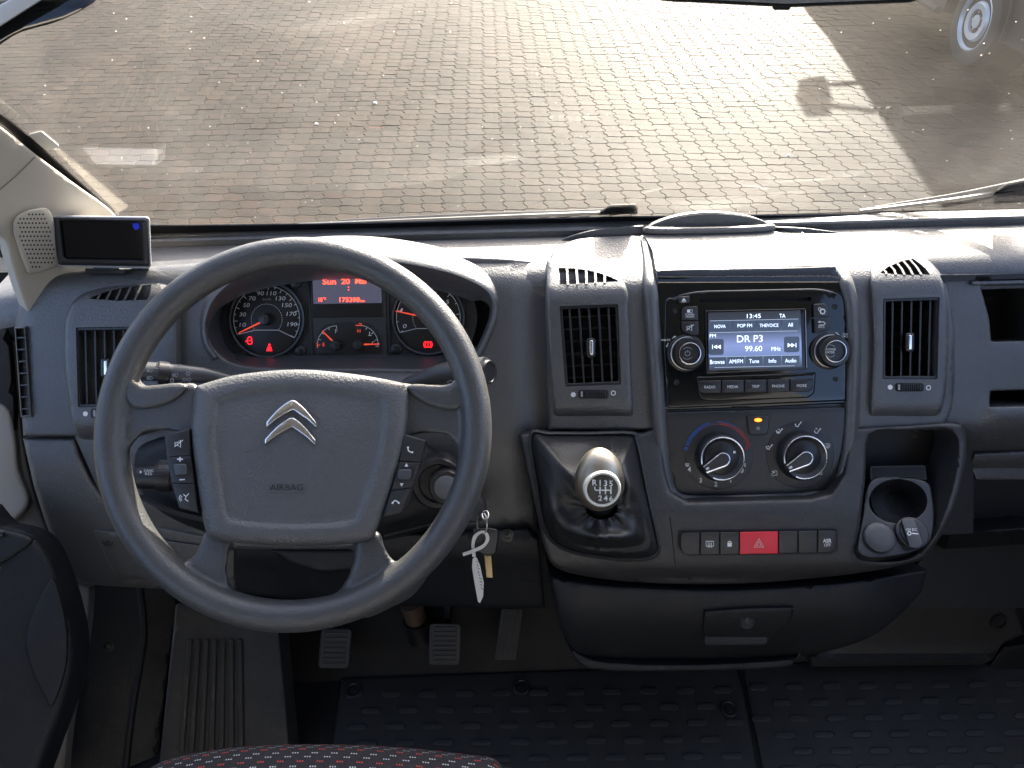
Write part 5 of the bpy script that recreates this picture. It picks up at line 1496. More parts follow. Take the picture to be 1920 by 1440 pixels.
g2_ = gauge('tachometer', TA_, 65, 66, [('0', ang(759, 611.5, TA_), math.hypot(759 - 803, 611.5 - 596)), ('1', ang(752.5, 582, TA_), math.hypot(752.5 - 803, 14)), ('2', 140, 47), ('3', 105, 47), ('4', 75, 47), ('5', 40, 47), ('6', 5, 47)], 207, -33, 6, 0)
needle(TA_, (741, 583), .0078, g2_); lamp(802.5, 646, g2_, 'brake')
# display
dpl = slab('trip_display', DF, rp([(581, 511), (716, 509), (718, 594), (584, 595)], 2, 2), IW + .0045, IW - .004, 'dial_black', ic, .0008)
obj('lit_panel', [DF.at(x, y, IW + .0049) for x, y in ((585.5, 519), (714, 517), (716, 568), (588, 570))], [(3, 2, 1, 0)], 'display_glass', dpl, smooth=0)
def dtx(s_, x, y, wd, h): text(s_, DF, x, y, IW + .0052, 'lit_dots', dpl, width=wd, height=h, bold=.02)
dtx('Sun', 617.5, 528, 25, 11); dtx('20', 648, 527.5, 16, 10.5); dtx('Mar', 678, 527, 24, 10.5)
Ink(DF, IW + .0052).poly([(652.5, 537.5), (654.5, 537.5), (654.5, 539.5), (652.5, 539.5)]).poly([(652.5, 542.5), (654.5, 542.5), (654.5, 544.5), (652.5, 544.5)]).build('colon', 'lit_dots', dpl)
dtx('10', 601, 562, 7.5, 8); dtx('°C', 608.5, 559.5, 5.5, 4); dtx('175398', 655.5, 562, 38, 9); dtx('km', 680, 564, 8, 4.5)
# fuel and temperature
fg = slab('small_gauges', DF, cr([(594, 664), (594, 640), (604, 615), (630, 606), (672, 605), (700, 612), (714, 635), (716, 662)], 4) , IW + .0042, IW - .003, 'dial_black', ic, .0008)
k = Ink(DF, IW + .0047)
k.arc(631, 647, 36, .9, 90, 185, 20).arc(673, 646, 36, .9, -8, 85, 20)
for a in (90, 115, 140, 162): k.line([(631 + 36 * math.cos(rad(a)), 647 - 36 * math.sin(rad(a))), (631 + 31 * math.cos(rad(a)), 647 - 31 * math.sin(rad(a)))], 1.1)
for a in (65, 40, 15, -5): k.line([(673 + 36 * math.cos(rad(a)), 646 - 36 * math.sin(rad(a))), (673 + 31 * math.cos(rad(a)), 646 - 31 * math.sin(rad(a)))], 1.1)
k.line([(690, 629), (697, 629)], 1.1).line([(693, 622), (693, 628)], 1.6)
k.build('scale', 'white_print', fg)['kind'] = 'stuff'
text('F', DF, 630.5, 621, IW + .0047, 'white_print', fg, height=7.5); text('E', DF, 607, 646, IW + .0047, 'needle_red', fg, height=6.5)
text('H', DF, 673, 620.5, IW + .0047, 'needle_red', fg, height=6.5); text('C', DF, 700, 643, IW + .0047, 'white_print', fg, height=6)
Ink(DF, IW + .0047).arc(631, 647, 36, 1.6, 172, 188, 5).arc(673, 646, 36, 1.6, 80, 100, 5).line([(595, 647), (600, 647)], 1.3).line([(673, 606), (679, 608)], 1.3).build('red_zone', 'needle_red', fg)
for c_, tp in (((631, 647), (604, 620)), ((673, 646), (712, 645))): needle(c_, tp, .0072, fg)
for (x, y) in ((555, 530.5), (563.5, 658), (744, 654)): lathe('trip_button', DF, x, y, [(.0075, 0), (.0073, .004), (.006, .005), (0, .0052)], 'dial_black', ic, 24, IW)

# ------------------------------------------------------------------ steering wheel
sw_ = thing('steering_wheel', 'four-spoke charcoal steering wheel with metal double chevron emblem', 'steering wheel', WF.at(552, 817, -.05))
kW = WF.px(552, 817)
R0 = .2 - .0158; rt = .0158
cen = WF.at(553, 805, 0)
m = MB()
rows = []
for i in range(160):
    a = 2 * math.pi * i / 160
    er = WF.U * math.cos(a) + WF.V * math.sin(a)
    rows.append([cen + er * (R0 + math.cos(q) * rt * 1.0) + WF.N * (math.sin(q) * rt * 1.08) for q in [2 * math.pi * k / 20 for k in range(20)]])
v, f = g_grid(rows, closed_u=True, closed_v=True); m.add(v, f)
def wslab(pts, wt, wb, r=14): 
    v, f = g_slab(WF, rp(pts, r, 4), wt, wb, .006, True); m.add(v, f)
# upper spokes, lower spokes, hub block
wslab([(222, 742), (268, 728), (372, 716), (395, 840), (372, 838), (330, 806), (268, 808), (236, 850), (208, 900), (196, 820)], .004, -.018, 16)
wslab([(884, 742), (838, 728), (736, 716), (712, 840), (736, 838), (778, 812), (840, 812), (866, 850), (898, 900), (912, 820)], .004, -.018, 16)
wslab([(384, 992), (440, 1010), (426, 1040), (424, 1082), (446, 1120), (500, 1150), (420, 1160), (330, 1120), (296, 1078), (346, 1060), (370, 1034)], .002, -.018, 14)
wslab([(712, 992), (664, 1010), (666, 1044), (650, 1090), (622, 1122), (580, 1150), (690, 1160), (772, 1120), (806, 1078), (746, 1060), (722, 1034)], .002, -.018, 14)
wslab([(380, 740), (730, 740), (712, 960), (680, 1030), (420, 1030), (392, 960)], -.006, -.03, 20)
rim = m.build('rim', 'wheel_plastic', sw_)
md = rim.modifiers.new('blend', 'REMESH'); md.mode = 'VOXEL'; md.voxel_size = .0026; md.use_smooth_shade = True
md = rim.modifiers.new('soften', 'SMOOTH'); md.factor = .6; md.iterations = 7
# airbag cover
ab_out = cr([(362, 760), (366, 728), (380, 720), (450, 702), (555, 693), (660, 701), (745, 716), (761, 724), (766, 745), (762, 806), (745, 880), (722, 950), (705, 995), (688, 1014), (620, 1022), (540, 1024), (450, 1019), (398, 1010), (386, 996), (376, 950), (364, 870), (358, 806)], 5, True)
C2 = np.array([556., 850.])
def scaled(s, sy=None, dy=0): return [tuple(C2 + (np.array(p) - C2) * np.array([s, sy or s]) + np.array([0, dy])) for p in ab_out]
rings = []
for s, wv, dy in ((.995, -.02, 0), (1.0, .002, 0), (.996, .010, 0), (.985, .0150, 0), (.955, .0185, 0), (.90, .0205, 0), (.84, .0212, 0), (.80, .0205, 0), (.775, .0185, 0), (.755, .0176, 0), (.70, .0176, -1), (.5, .0185, -2), (.25, .0192, -2)):
    rings.append([WF.at(x, y, wv + .010 * max(0, (800 - y) / 110) * (1 if s < .99 else .4) * (-.55) + (.004 if y > 985 and s > .8 else 0) * 0) for x, y in scaled(s, None, dy)])
v, f = g_rings(rings, False, True)
ac = obj('airbag_cover', v, f, 'airbag_vinyl', sw_, smooth=70)
# emblem: two chevrons
def chev(ax, ay, lx, ly, rx, ry, iax, iay, lx2, ly2, rx2, ry2):
    out = [(lx, ly)] + cr([(lx2, ly2), ((lx2 + ax) / 2 - 3, (ly2 + ay) / 2 - 3), (ax - 8, ay + 2.5), (ax, ay), (ax + 8, ay + 2.5), ((rx2 + ax) / 2 + 3, (ry2 + ay) / 2 - 3), (rx2, ry2)], 3) + [(rx, ry)] + cr([((rx + iax) / 2 + 4, (ry + iay) / 2), (iax + 6, iay + 2.4), (iax, iay), (iax - 6, iay + 2.4), ((lx + iax) / 2 - 4, (ly + iay) / 2)], 3)
    return out
for c in (chev(547.5, 750, 499, 801, 593.5, 802.5, 548, 769, 499, 791, 593, 792), chev(546.5, 783, 496, 834, 591, 835, 546, 802, 496, 823.5, 592, 825)):
    em = slab('emblem_chevron', WF, c, .0222, .014, 'chrome', ac, .0016, smooth=25)
v, f = g_ring(WF, rp([(500, 904), (574, 904), (571, 923), (504, 923)], 4, 3), rp([(502, 906), (572, 906), (569, 921), (506, 921)], 4, 3), .0194, .017, .017, .0003)
obj('airbag_plate', v, f, 'airbag_vinyl', ac)
text('AIRBAG', WF, 537, 914, .0192, 'void', ac, width=62, height=11)
v, f = g_sweep(WF, cr([(460, 846), (500, 843), (590, 843), (630, 847)], 5), [(-3, .0165), (0, .0193), (3, .0165)]); obj('crease', v, f, 'airbag_vinyl', ac, smooth=70)
# switch pods on the spokes
def pod(name, pts, wv=.013):
    return panel(name, WF, pts, 'button_plastic', sw_, w=wv, back=-.012, rnd=2, step=12)
pl = pod('switch_pod', rp([(308, 815), (355, 803), (358, 850), (372, 962), (336, 953), (316, 880)], 3, 3))
def pbtn(pts, parent, wt=.0155): return slab('button', WF, rp(pts, 2, 2), wt, .010, 'button_plastic', parent, .0008)
pbtn([(309.5, 816.5), (355, 805), (357, 853.5), (314.5, 856)], pl); pbtn([(314.8, 858), (357.3, 855.5), (363.5, 906), (322, 905)], pl); pbtn([(322.3, 907), (364, 908), (371, 960), (336.5, 951.5)], pl)
mute(WF, .0158, 335, 832, 1.15, pl)
rk = slab('rocker', WF, rp([(325, 870), (350, 869), (352, 890), (328, 891)], 5, 4), .0205, .012, 'satin_plastic', pl, .0016)
k = Ink(WF, .0158).line([(332, 861), (343, 861)], 2.4).line([(337.5, 856.5), (337.5, 865.5)], 2.4).line([(336, 899.5), (346.5, 899)], 2.2)
k.line([(344, 927), (349, 931), (347, 936), (353, 940)], 1.6).line([(354, 925), (349, 931)], 1.3).arc(343, 934, 4, 1.0, 110, 250, 8).arc(343, 934, 7, 1.0, 120, 240, 8).build('switch_print', 'white_print', pl)
pr = pod('switch_pod', rp([(756, 813), (798, 825), (788, 870), (753, 961), (718, 969), (745, 880)], 3, 3))
pbtn([(757, 815), (797, 826), (788.5, 866), (748.5, 864)], pr); pbtn([(748, 866), (788, 868), (772, 914), (734, 919)], pr); pbtn([(733, 921), (771, 916), (752.5, 959.5), (720, 967)], pr)
slab('rocker', WF, rp([(747, 880), (772, 879), (769, 900), (745, 899)], 5, 4), .0205, .012, 'satin_plastic', pr, .0016)
k = Ink(WF, .0158).poly([(762, 868), (765.5, 875), (758.5, 875)]).poly([(753, 912.5), (749.5, 906), (756.5, 906)])
k.line(cr([(765, 838), (766, 845), (773, 849)], 4), 2.0).disc(765, 839, 2.0, 8).disc(773, 848, 2.0, 8)
k.line(cr([(736, 943), (741, 938.5), (747, 942)], 4), 2.0).disc(736, 943, 2.0, 8).disc(747.5, 943, 2.0, 8).build('switch_print', 'white_print', pr)
# thumb rests: raised oval pads where spoke meets rim
for pts in ([(238, 688), (262, 722), (338, 718), (350, 730), (318, 756), (262, 768), (236, 752), (226, 720)], [(868, 680), (844, 720), (774, 720), (764, 733), (796, 757), (848, 770), (874, 752), (882, 716)]):
    panel('thumb_rest', WF, cr(pts, 4, True), 'wheel_plastic', sw_, w=.0095, back=-.012, rnd=11, step=9)

# ------------------------------------------------------------------ column shroud, stalks, lock
shd = thing('steering_column', 'black plastic steering column shroud with ignition lock behind the wheel', 'steering column', DF.at(560, 960, 0))
panel('shroud', DF, cr([(250, 850), (300, 820), (420, 800), (560, 760), (700, 800), (790, 830), (850, 865), (868, 910), (850, 960), (780, 1000), (640, 1022), (480, 1018), (350, 985), (270, 930)], 4, True), 'dark_plastic', shd, w=lambda x, y: .045 - .0000004 * (x - 560) ** 2 - .030 * np.clip((y - 930) / 90, 0, 1) ** 2, back=-.05, rnd=26, step=16)
v, f = g_sweep(DF, cr([(262, 930), (330, 962), (440, 985)], 6), [(-5, .03), (0, .042), (5, .03)]); obj('shroud_edge', v, f, 'satin_plastic', shd)
v, f = g_sweep(DF, cr([(880, 952), (850, 968), (800, 985), (720, 1005)], 6), [(-2, .03), (0, .038), (2, .03)]); obj('shroud_edge', v, f, 'satin_plastic', shd)
lk = lathe('ignition_lock', DF, 822, 905, [(.034, -.03), (.034, .0), (.030, .006), (.024, .006), (.022, .002), (.0, .002)], 'smooth_plastic', shd, 40, .050)
lathe('lock_sleeve', DF, 838, 910, [(.0215, 0), (.0215, .010), (.0195, .013), (.0150, .013)], 'smooth_plastic', lk, 36, .055)
lathe('lock_barrel', DF, 838, 910, [(.0145, .0), (.0145, .0135), (.0125, .0150), (0, .0152)], 'barrel_grey', lk, 36, .055)
slab('lock_tang', DF, [(806, 896), (816, 898), (815, 904), (806, 902)], .062, .05, 'brass', lk)
lathe('lock_knob', DF, 888, 953, [(.017, -.01), (.017, .006), (.014, .010), (0, .011)], 'satin_plastic', shd, 32, .02)

def stalk(label, path, radii, parts, w0, w1):
    t = thing('control_stalk', label, 'stalk', DF.at(*path[0], w0))
    n = len(path); P = [DF.at(x, y, w0 + (w1 - w0) * i / (n - 1)) for i, (x, y) in enumerate(path)]
    v, f = g_tube(P, radii, 20); s = obj('stalk_arm', v, f, 'satin_plastic' if parts != 'cruise' else 'smooth_plastic', t, smooth=50)
    return t, s, P
t_, s_, P = stalk('light stalk with lamp symbols left of the airbag', [(470, 722), (405, 707), (385, 704), (330, 700), (270, 696), (258, 695)], [.006, .0085, .0098, .0115, .0115, .010], 'l', .03, .055)
v, f = g_tube([DF.at(318, 701, .047), DF.at(299, 699.5, .051)], [.0138, .0138], 28); co = obj('twist_collar', v, f, 'smooth_plastic', t_, smooth=40)
rb = MB()
for i in range(28):
    a = 2 * math.pi * i / 28
    d_ = (DF.V * math.cos(a) + DF.N * math.sin(a)) * .0138
    v, f = g_tube([DF.at(317, 701, .047) + d_, DF.at(300, 699.5, .051) + d_], .0007, 5); rb.add(v, f)
rb.build('collar_ribs', 'smooth_plastic', co)
LF = Frame(DF.at(320, 700, .063), DF.U, DF.V + DF.N * .15)
k = Ink(LF, .0)
def beam(x, y, s): k.line([(x, y - 3.4 * s), (x + 3 * s, y - 3.2 * s), (x + 5 * s, y), (x + 3 * s, y + 3.2 * s), (x, y + 3.4 * s)], 1.0, True); [k.line([(x - 1.5 * s, y + q), (x - 6 * s, y + q)], .8) for q in (-2.4, -.8, .8, 2.4)]
beam(281, 694, 1); beam(281, 709, 1); beam(329, 703, .95)
k.arc(322.5, 713.5, 3.2, 1.2); k.arc(353, 700, 2.8, 1.1)
for a in range(0, 360, 60): k.line([(353 + 4.2 * math.cos(rad(a)), 700 + 4.2 * math.sin(rad(a))), (353 + 6 * math.cos(rad(a)), 700 + 6 * math.sin(rad(a)))], 1.0)
for sx in (-1, 1): k.line([(350 + sx * 8.5, 712), (350 + sx * 4.5, 708), (350 + sx * 4.5, 710), (350 + sx * 1, 710), (350 + sx * 1, 714), (350 + sx * 4.5, 714), (350 + sx * 4.5, 716)], .9, True)
k.build('lamp_symbols', 'grey_print', s_)
t_, s_, P = stalk('wiper stalk with round end cap right of the airbag', [(760, 720), (805, 706), (830, 700), (880, 694), (912, 691)], [.007, .0105, .0125, .0140, .0142], 'w', .02, .065)
CF = Frame(DF.at(914, 697, .070), (DF.U * .55 - DF.N * .83), DF.V)
v, f = g_lathe(DF.at(917, 698, .062), CF.U, CF.V, CF.U.cross(CF.V), [(.0150, -.012), (.0152, -.001), (.0140, .002), (.0115, .002), (.0108, .0008), (0, .0012)], 32); obj('end_cap', v, f, 'smooth_plastic', t_, smooth=40)
k = Ink(Frame(DF.at(850, 700, .060 + .0085), DF.U, DF.V), .006).line([(838, 716), (846, 713), (852, 720), (846, 722)], 1.2, True).build('wiper_symbol', 'grey_print', s_)
t_, s_, P = stalk('cruise control stalk with lettering seen through the wheel', [(330, 893), (300, 893), (275, 893), (258, 894), (252, 894)], [.0165, .0165, .0155, .0145, .011], 'cruise', .052, .060)
v, f = g_tube([DF.at(322, 892, .054), DF.at(300, 892, .057)], [.0185, .0185], 32); co = obj('twist_collar', v, f, 'smooth_plastic', t_, smooth=40)
rb = MB()
for i in range(34):
    a = 2 * math.pi * i / 34
    d_ = (DF.V * math.cos(a) + DF.N * math.sin(a)) * .0185
    v, f = g_tube([DF.at(321, 892, .054) + d_, DF.at(301, 892, .057) + d_], .0007, 5); rb.add(v, f)
rb.build('collar_ribs', 'smooth_plastic', co)
text('CANC', DF, 279, 882.5, .0765, 'white_print', s_, width=18, height=5); text('RES', DF, 278.5, 888.5, .0765, 'white_print', s_, width=13, height=5)
Ink(DF, .0765).poly([(262, 882), (262, 888), (266.5, 885)]).build('arrow_mark', 'white_print', s_)

# ------------------------------------------------------------------ key with ring and paper tag
KW = .075
ky_ = thing('ignition_key', 'black-headed spare key hanging from a split ring by the wheel', 'key', DF.at(908, 1000, KW))
slab('key_head', DF, rp([(886, 992), (918, 989), (934, 993), (935, 1010), (930, 1040), (912, 1043), (889, 1034)], [5, 3, 6, 4, 6, 5, 5], 4), KW + .006, KW - .004, 'key_plastic', ky_, .0028, cap_back=True)
slab('key_blade', DF, [(908, 1040), (921, 1040), (924, 1083), (912, 1083)], KW + .002, KW, 'brass', ky_, .0005, cap_back=True)
v, f = g_tube([DF.at(904 + 9 * math.cos(a), 982 + 22 * math.sin(a), KW + .003 + .012 * math.cos(a * 1.0)) for a in [2 * math.pi * i / 28 for i in range(29)]], .0011, 8); obj('split_ring', v, f, 'steel', ky_)
v, f = g_tube([DF.at(910 + 6 * math.cos(a), 966 + 8 * math.sin(a), KW - .002 + .004 * math.sin(a)) for a in [2 * math.pi * i / 20 for i in range(21)]], .0010, 8); obj('link_ring', v, f, 'steel', ky_)
tg_ = thing('key_tag', 'white plastic strip tag looped through the key ring', 'tag', DF.at(905, 1130, KW))
def ribbon3(pts, hw, name, parent, mat):
    A = []; B = []
    for (x, y, w_, dx, dy) in pts: A.append(DF.at(x - dx, y - dy, w_)); B.append(DF.at(x + dx, y + dy, w_))
    th = DF.N * .0006
    v, f = g_grid([A, B, [p - th for p in B], [p - th for p in A]], closed_v=True); return obj(name, v, f, mat, parent, smooth=60)
lp = cr([(868, 1040, KW + .012, .8, 3.0), (888, 1033, KW + .014, .8, 3.0), (906, 1024, KW + .014, 1, 3), (914, 1012, KW + .013, 3.2, .8), (911, 1000, KW + .012, 3, -1), (902, 998, KW + .011, 1, -3), (891, 1006, KW + .010, -2.8, -2), (887, 1020, KW + .010, -3, 0), (888, 1036, KW + .010, -3, .4), (889, 1044, KW + .010, -3.2, .4)], 6)
ribbon3(lp, 1, 'tag_loop', tg_, 'tag_white')
slab('tag_strip', DF, [(886, 1048), (890, 1044), (894, 1046), (900, 1060), (907, 1092), (906, 1118), (900, 1131), (896, 1128), (889, 1090), (885, 1064)], KW + .011, KW + .0098, 'tag_white', tg_, .0003, cap_back=True)
k = Ink(DF, KW + .0114)
rng = random.Random(3)
for i in range(9):
    y = 1052 + i * 6.2; x = 893 + i * 1.05
    k.line([(x, y), (x + rng.uniform(2, 5.5), y + rng.uniform(2.5, 4.5))], 1.2)
k.build('tag_scribble', 'dial_black', tg_)

# ------------------------------------------------------------------ reversing camera monitor on the dashboard
MO = Frame(at_depth(192, 452, .88), (1, .05, .015), (0, .16, 1))
mn = thing('reversing_monitor', 'small black reversing monitor standing on the dashboard by the pillar', 'monitor', MO.at(195, 515, 0))
case = rp([(95, 408), (99, 404), (276, 406), (281, 410), (284, 498), (279, 504), (112, 500), (106, 494)], 4, 3)
slab('casing', MO, case, .004, -.018, 'case_sun_glare', mn, .003, cap_back=True)
ringplate('front_bezel', MO, rp([(97, 408), (276, 410), (281, 500), (109, 497)], 5, 4), rp([(113, 414), (264, 417), (269, 488), (121, 485)], 4, 4), .0085, .0, .0035, 'smooth_plastic', mn, .002)
slab('screen', MO, rp([(112, 413), (264, 416), (269, 488), (121, 485)], 4, 4), .0042, .002, 'screen_black', mn)
slab('blue_sticker', MO, rp([(248, 419), (260, 418), (262, 428), (254, 432), (249, 427)], 3, 3), .0050, .0042, 'sticker_blue', mn)
slab('foot', MO, rp([(158, 503), (238, 505), (234, 516), (164, 514)], 4, 3), -.004, -.018, 'smooth_plastic', mn, .002)
slab('neck', MO, rp([(176, 498), (222, 499), (224, 508), (174, 507)], 3, 3), -.006, -.016, 'satin_plastic', mn, .002)

# ------------------------------------------------------------------ left door and sill
dd = thing('cab_door', 'black armrest and speaker grille of the left cab door', 'door', at_depth(60, 1440, .95))
DRF = Frame(at_depth(70, 1200, .86), (1, .25, .0), (0, .75, .66))
panel('door_pocket', DRF, cr([(-60, 980), (0, 984), (55, 998), (86, 1030), (108, 1080), (126, 1140), (138, 1200), (136, 1260), (118, 1330), (92, 1400), (70, 1460), (40, 1520), (-60, 1520)], 4, True), 'door_plastic', dd, w=.0, back=-.06, rnd=22, step=16)
panel('armrest_cap', DRF, cr([(-60, 986), (10, 992), (62, 1010), (40, 1034), (0, 1060), (-60, 1090)], 4, True), 'dark_plastic', dd, w=.004, back=-.02, rnd=10, step=14)
gp = panel('speaker_mesh', DRF, cr([(98, 1085), (112, 1120), (124, 1180), (124, 1240), (112, 1290), (95, 1325), (82, 1300), (62, 1260), (48, 1200), (62, 1150), (80, 1110)], 4, True), 'dark_plastic', dd, w=.004, back=-.02, rnd=3, step=12)
hm = MB()
for j in range(40):
    for i in range(14):
        x, y = 45 + i * 6 + (3 if j % 2 else 0), 1090 + j * 6
        lp_ = cr([(98, 1085), (112, 1120), (124, 1180), (124, 1240), (112, 1290), (95, 1325), (82, 1300), (62, 1260), (48, 1200), (62, 1150), (80, 1110)], 2, True)
        if inside(np.array([[x, y]]), inset(lp_, 5))[0]: hm.add([DRF.at(a, b, .0045) for a, b in ell(x, y, 1.7, 1.7, 6)], [tuple(range(6))])
hm.build('perforation', 'void', gp, smooth=0, recalc=False)['kind'] = 'stuff'
slab('window_switch', DRF, rp([(-30, 990), (10, 996), (4, 1008), (-30, 1004)], 3, 3), .010, .0, 'smooth_plastic', dd, .002)
sill = thing('door_sill', 'pale painted door aperture between door and dashboard', 'door frame', at_depth(120, 1440, 1.05))
SF = Frame(at_depth(110, 1150, 1.0), (1, .35, 0), (0, .72, .69))
panel('aperture_flange', SF, cr([(-80, 420), (0, 460), (24, 560), (34, 700), (40, 800), (58, 900), (86, 980), (128, 1080), (160, 1100), (168, 1110), (162, 1190), (146, 1280), (130, 1360), (120, 1460), (116, 1520), (-80, 1520)], 4, True), 'grey_trim', sill, w=lambda x, y: 0 * x - .02 * np.clip((x - 60) / 60, 0, 1), back=-.05, rnd=8, step=24)
panel('door_seal', SF, cr([(-40, 500), (0, 470), (12, 560), (24, 680), (30, 800), (10, 860), (-40, 880)], 4, True), 'frit_black', sill, w=.012, back=-.01, rnd=8, step=20)
panel('inner_jamb', SF, cr([(-60, 770), (10, 760), (30, 820), (36, 880), (56, 940), (30, 975), (0, 985), (-60, 985)], 4, True), 'beige_metal', sill, w=.016, back=-.01, rnd=10, step=20)

# ------------------------------------------------------------------ footwell
fw = thing('footwell_trim', 'dark moulded side trim of the left footwell with ribbed footrest', 'footwell trim', at_z(240, 1400, FLOOR))
FF = Frame(at_depth(210, 1250, 1.12), (1, .3, -.12), (0, .72, .69))
panel('side_trim', FF, cr([(168, 1090), (280, 1090), (330, 1120), (322, 1200), (310, 1300), (296, 1420), (290, 1520), (120, 1520), (124, 1440), (138, 1340), (156, 1240), (164, 1150)], 4, True), 'dark_plastic', fw, w=.0, back=-.06, rnd=4, step=16)
tube('trim_ridge', [FF.at(x, y, .001) for x, y in cr([(262, 1100), (268, 1150), (270, 1195), (262, 1250), (250, 1320), (240, 1400), (232, 1480)], 6)], .005, 'dark_plastic', fw, 10)
screw(FF, 203, 1210, .0, fw, .006)
FR = Frame(at_depth(385, 1300, 1.09), (1, .0, 0), (0, .70, .71))
panel('footrest', FR, rp([(330, 1130), (520, 1150), (550, 1470), (290, 1500), (300, 1420)], 8, 3), 'footrest_plastic', fw, w=0.0, back=-.05, rnd=6, step=24)
for i in range(7):
    x0 = 352 + i * 15.5; x1 = x0 + 8.5
    slab('footrest_rib', FR, rp([(x0, 1199), (x1, 1199), (x1 - 3 - (4 - i) * 3.2, 1410), (x0 - 6 - (4 - i) * 3.2, 1410)], 2, 2), .005, -.002, 'footrest_plastic', fw, .002)
def pedal(name, label, c, wd, ht, depth, taper, n, vertical=False, tilt=0.0):
    Fp = Frame(at_depth(c[0], c[1], depth), (1, 0, 0), (0, .62, .78))
    t = thing(name, label, 'pedal', at_depth(c[0], c[1], depth), 'foot pedals')
    x, y = c
    lp = [(x - wd / 2 + taper, y - ht / 2), (x + wd / 2 + taper, y - ht / 2), (x + wd / 2 - taper, y + ht / 2), (x - wd / 2 - taper, y + ht / 2)]
    slab('pedal_pad', Fp, rp(lp, 9 if not vertical else 4, 4), .006, -.012, 'pedal_rubber', t, .003, cap_back=True)
    for i in range(n):
        s = (i + 1) / (n + 1)
        if vertical:
            xa, xb = lp[0][0] + (lp[1][0] - lp[0][0]) * s, lp[3][0] + (lp[2][0] - lp[3][0]) * s
            pts = [(xa - 1.6, lp[0][1] + 3), (xa + 1.6, lp[0][1] + 3), (xb + 1.6, lp[3][1] - 3), (xb - 1.6, lp[3][1] - 3)]
        else:
            yy_ = y - ht / 2 + 8 + (ht - 16) * i / (n - 1); h_ = wd / 2 - 8
            o_ = taper * (1 - 2 * (yy_ - y + ht / 2) / ht)
            pts = [(x - h_ + o_, yy_ - 2), (x + h_ + o_, yy_ - 2), (x + h_ + o_, yy_ + 2), (x - h_ + o_, yy_ + 2)]
        slab('tread_rib', Fp, rp(pts, 1.2, 2), .0082, .005, 'pedal_rubber', t, .0012)
    if not vertical:
        tube('pedal_arm', [Fp.at(x, y - ht * .2, -.012), Fp.at(x + 4, y - ht * .6, -.05), Fp.at(x + 8, y - ht * 1.5, -.05)], .008, 'smooth_plastic', t, 10)
    else:
        tube('pedal_arm', [Fp.at(x, y - ht * .4, -.012), Fp.at(x + 6, y - ht * .8, -.04)], .008, 'smooth_plastic', t, 10)
pedal('clutch_pedal', 'worn rubber clutch pedal, leftmost of the three pedals', (628, 1216), 58, 74, 1.16, 3, 7)
pedal('brake_pedal', 'worn rubber brake pedal, the middle of the three pedals', (834, 1208), 59, 78, 1.16, 1, 8)
pedal('accelerator_pedal', 'long narrow ribbed accelerator pedal beside the console', (954, 1189), 40, 96, 1.16, 7, 6, True)
cj = thing('steering_joint', 'steel steering shaft joint above the brake pedal', 'steering joint', at_depth(780, 1165, 1.2))
tube('joint_yoke', [at_depth(770, 1130, 1.18), at_depth(780, 1160, 1.2)], .018, 'rusty_steel', cj, 16)
tube('rubber_boot', [at_depth(782, 1160, 1.2), at_depth(786, 1176, 1.21), at_depth(792, 1192, 1.22)], [.024, .020, .024], 'smooth_plastic', cj, 20)

# rubber mats with raised lozenges
MF = Frame(Vector((0, .4, FLOOR)), (1, 0, 0), (0, 1, 0))
def mat_(label, outline, studs, fast, w_):
    t = thing('rubber_mat', label, 'floor mat', MF.at(*np.mean(np.array(outline), 0), w_), 'rubber floor mats')
    panel('mat_sheet', MF, outline, 'rubber_mat', t, w=w_, back=-.002, rnd=4, step=26)
    proto = None
    for (x, y) in studs:
        if not inside(np.array([[x, y]]), inset(outline, 16))[0]: continue
        sx = 21 * (.8 + .2 * (y - 1270) / 170)
        slab('lozenge', MF, rp([(x - sx, y - 3), (x - sx * .75, y - 6.5), (x + sx * .75, y - 6.5), (x + sx, y - 3), (x + sx, y + 3), (x + sx * .75, y + 6.5), (x - sx * .75, y + 6.5), (x - sx, y + 3)], 2, 2), w_ + .0028, w_ - .001, 'lozenge_rubber', t, .0014)
    for (x, y) in fast:
        s = lathe('fastener', MF, x, y, [(.0135, 0), (.0135, .004), (.0115, .0052), (.0100, .003), (.006, .003), (.0055, .0045), (0, .0045)], 'smooth_plastic', t, 24, w_)
studs = []
for r_ in range(9):
    y = 1298 + r_ * 29.5 + r_ * r_ * .35
    for i in range(-12, 14):
        studs.append((1010 + (i + (.5 if r_ % 2 else 0)) * (69 + r_ * .9) + 14 * (r_ % 3 == 2), y - (i) * .9))
mat_('black rubber mat with raised lozenges in front of the driver seat', [(640, 1272), (900, 1262), (1150, 1254), (1380, 1250), (1392, 1290), (1432, 1500), (600, 1500), (622, 1400)], studs, ((664, 1296), (978, 1290), (1366, 1331)), .006)
studs2 = []
for r_ in range(9):
    y = 1288 + r_ * 29 + r_ * r_ * .35
    for i in range(0, 11): studs2.append((1422 + (i + (.6 if r_ % 2 else 0)) * (68.5 + r_ * .9) + r_ * 3, y - i * .8))
mat_('black rubber mat on the passenger side with rows of raised lozenges', [(1393, 1252), (1520, 1240), (2000, 1225), (2040, 1500), (1440, 1500)], studs2, (), .004)
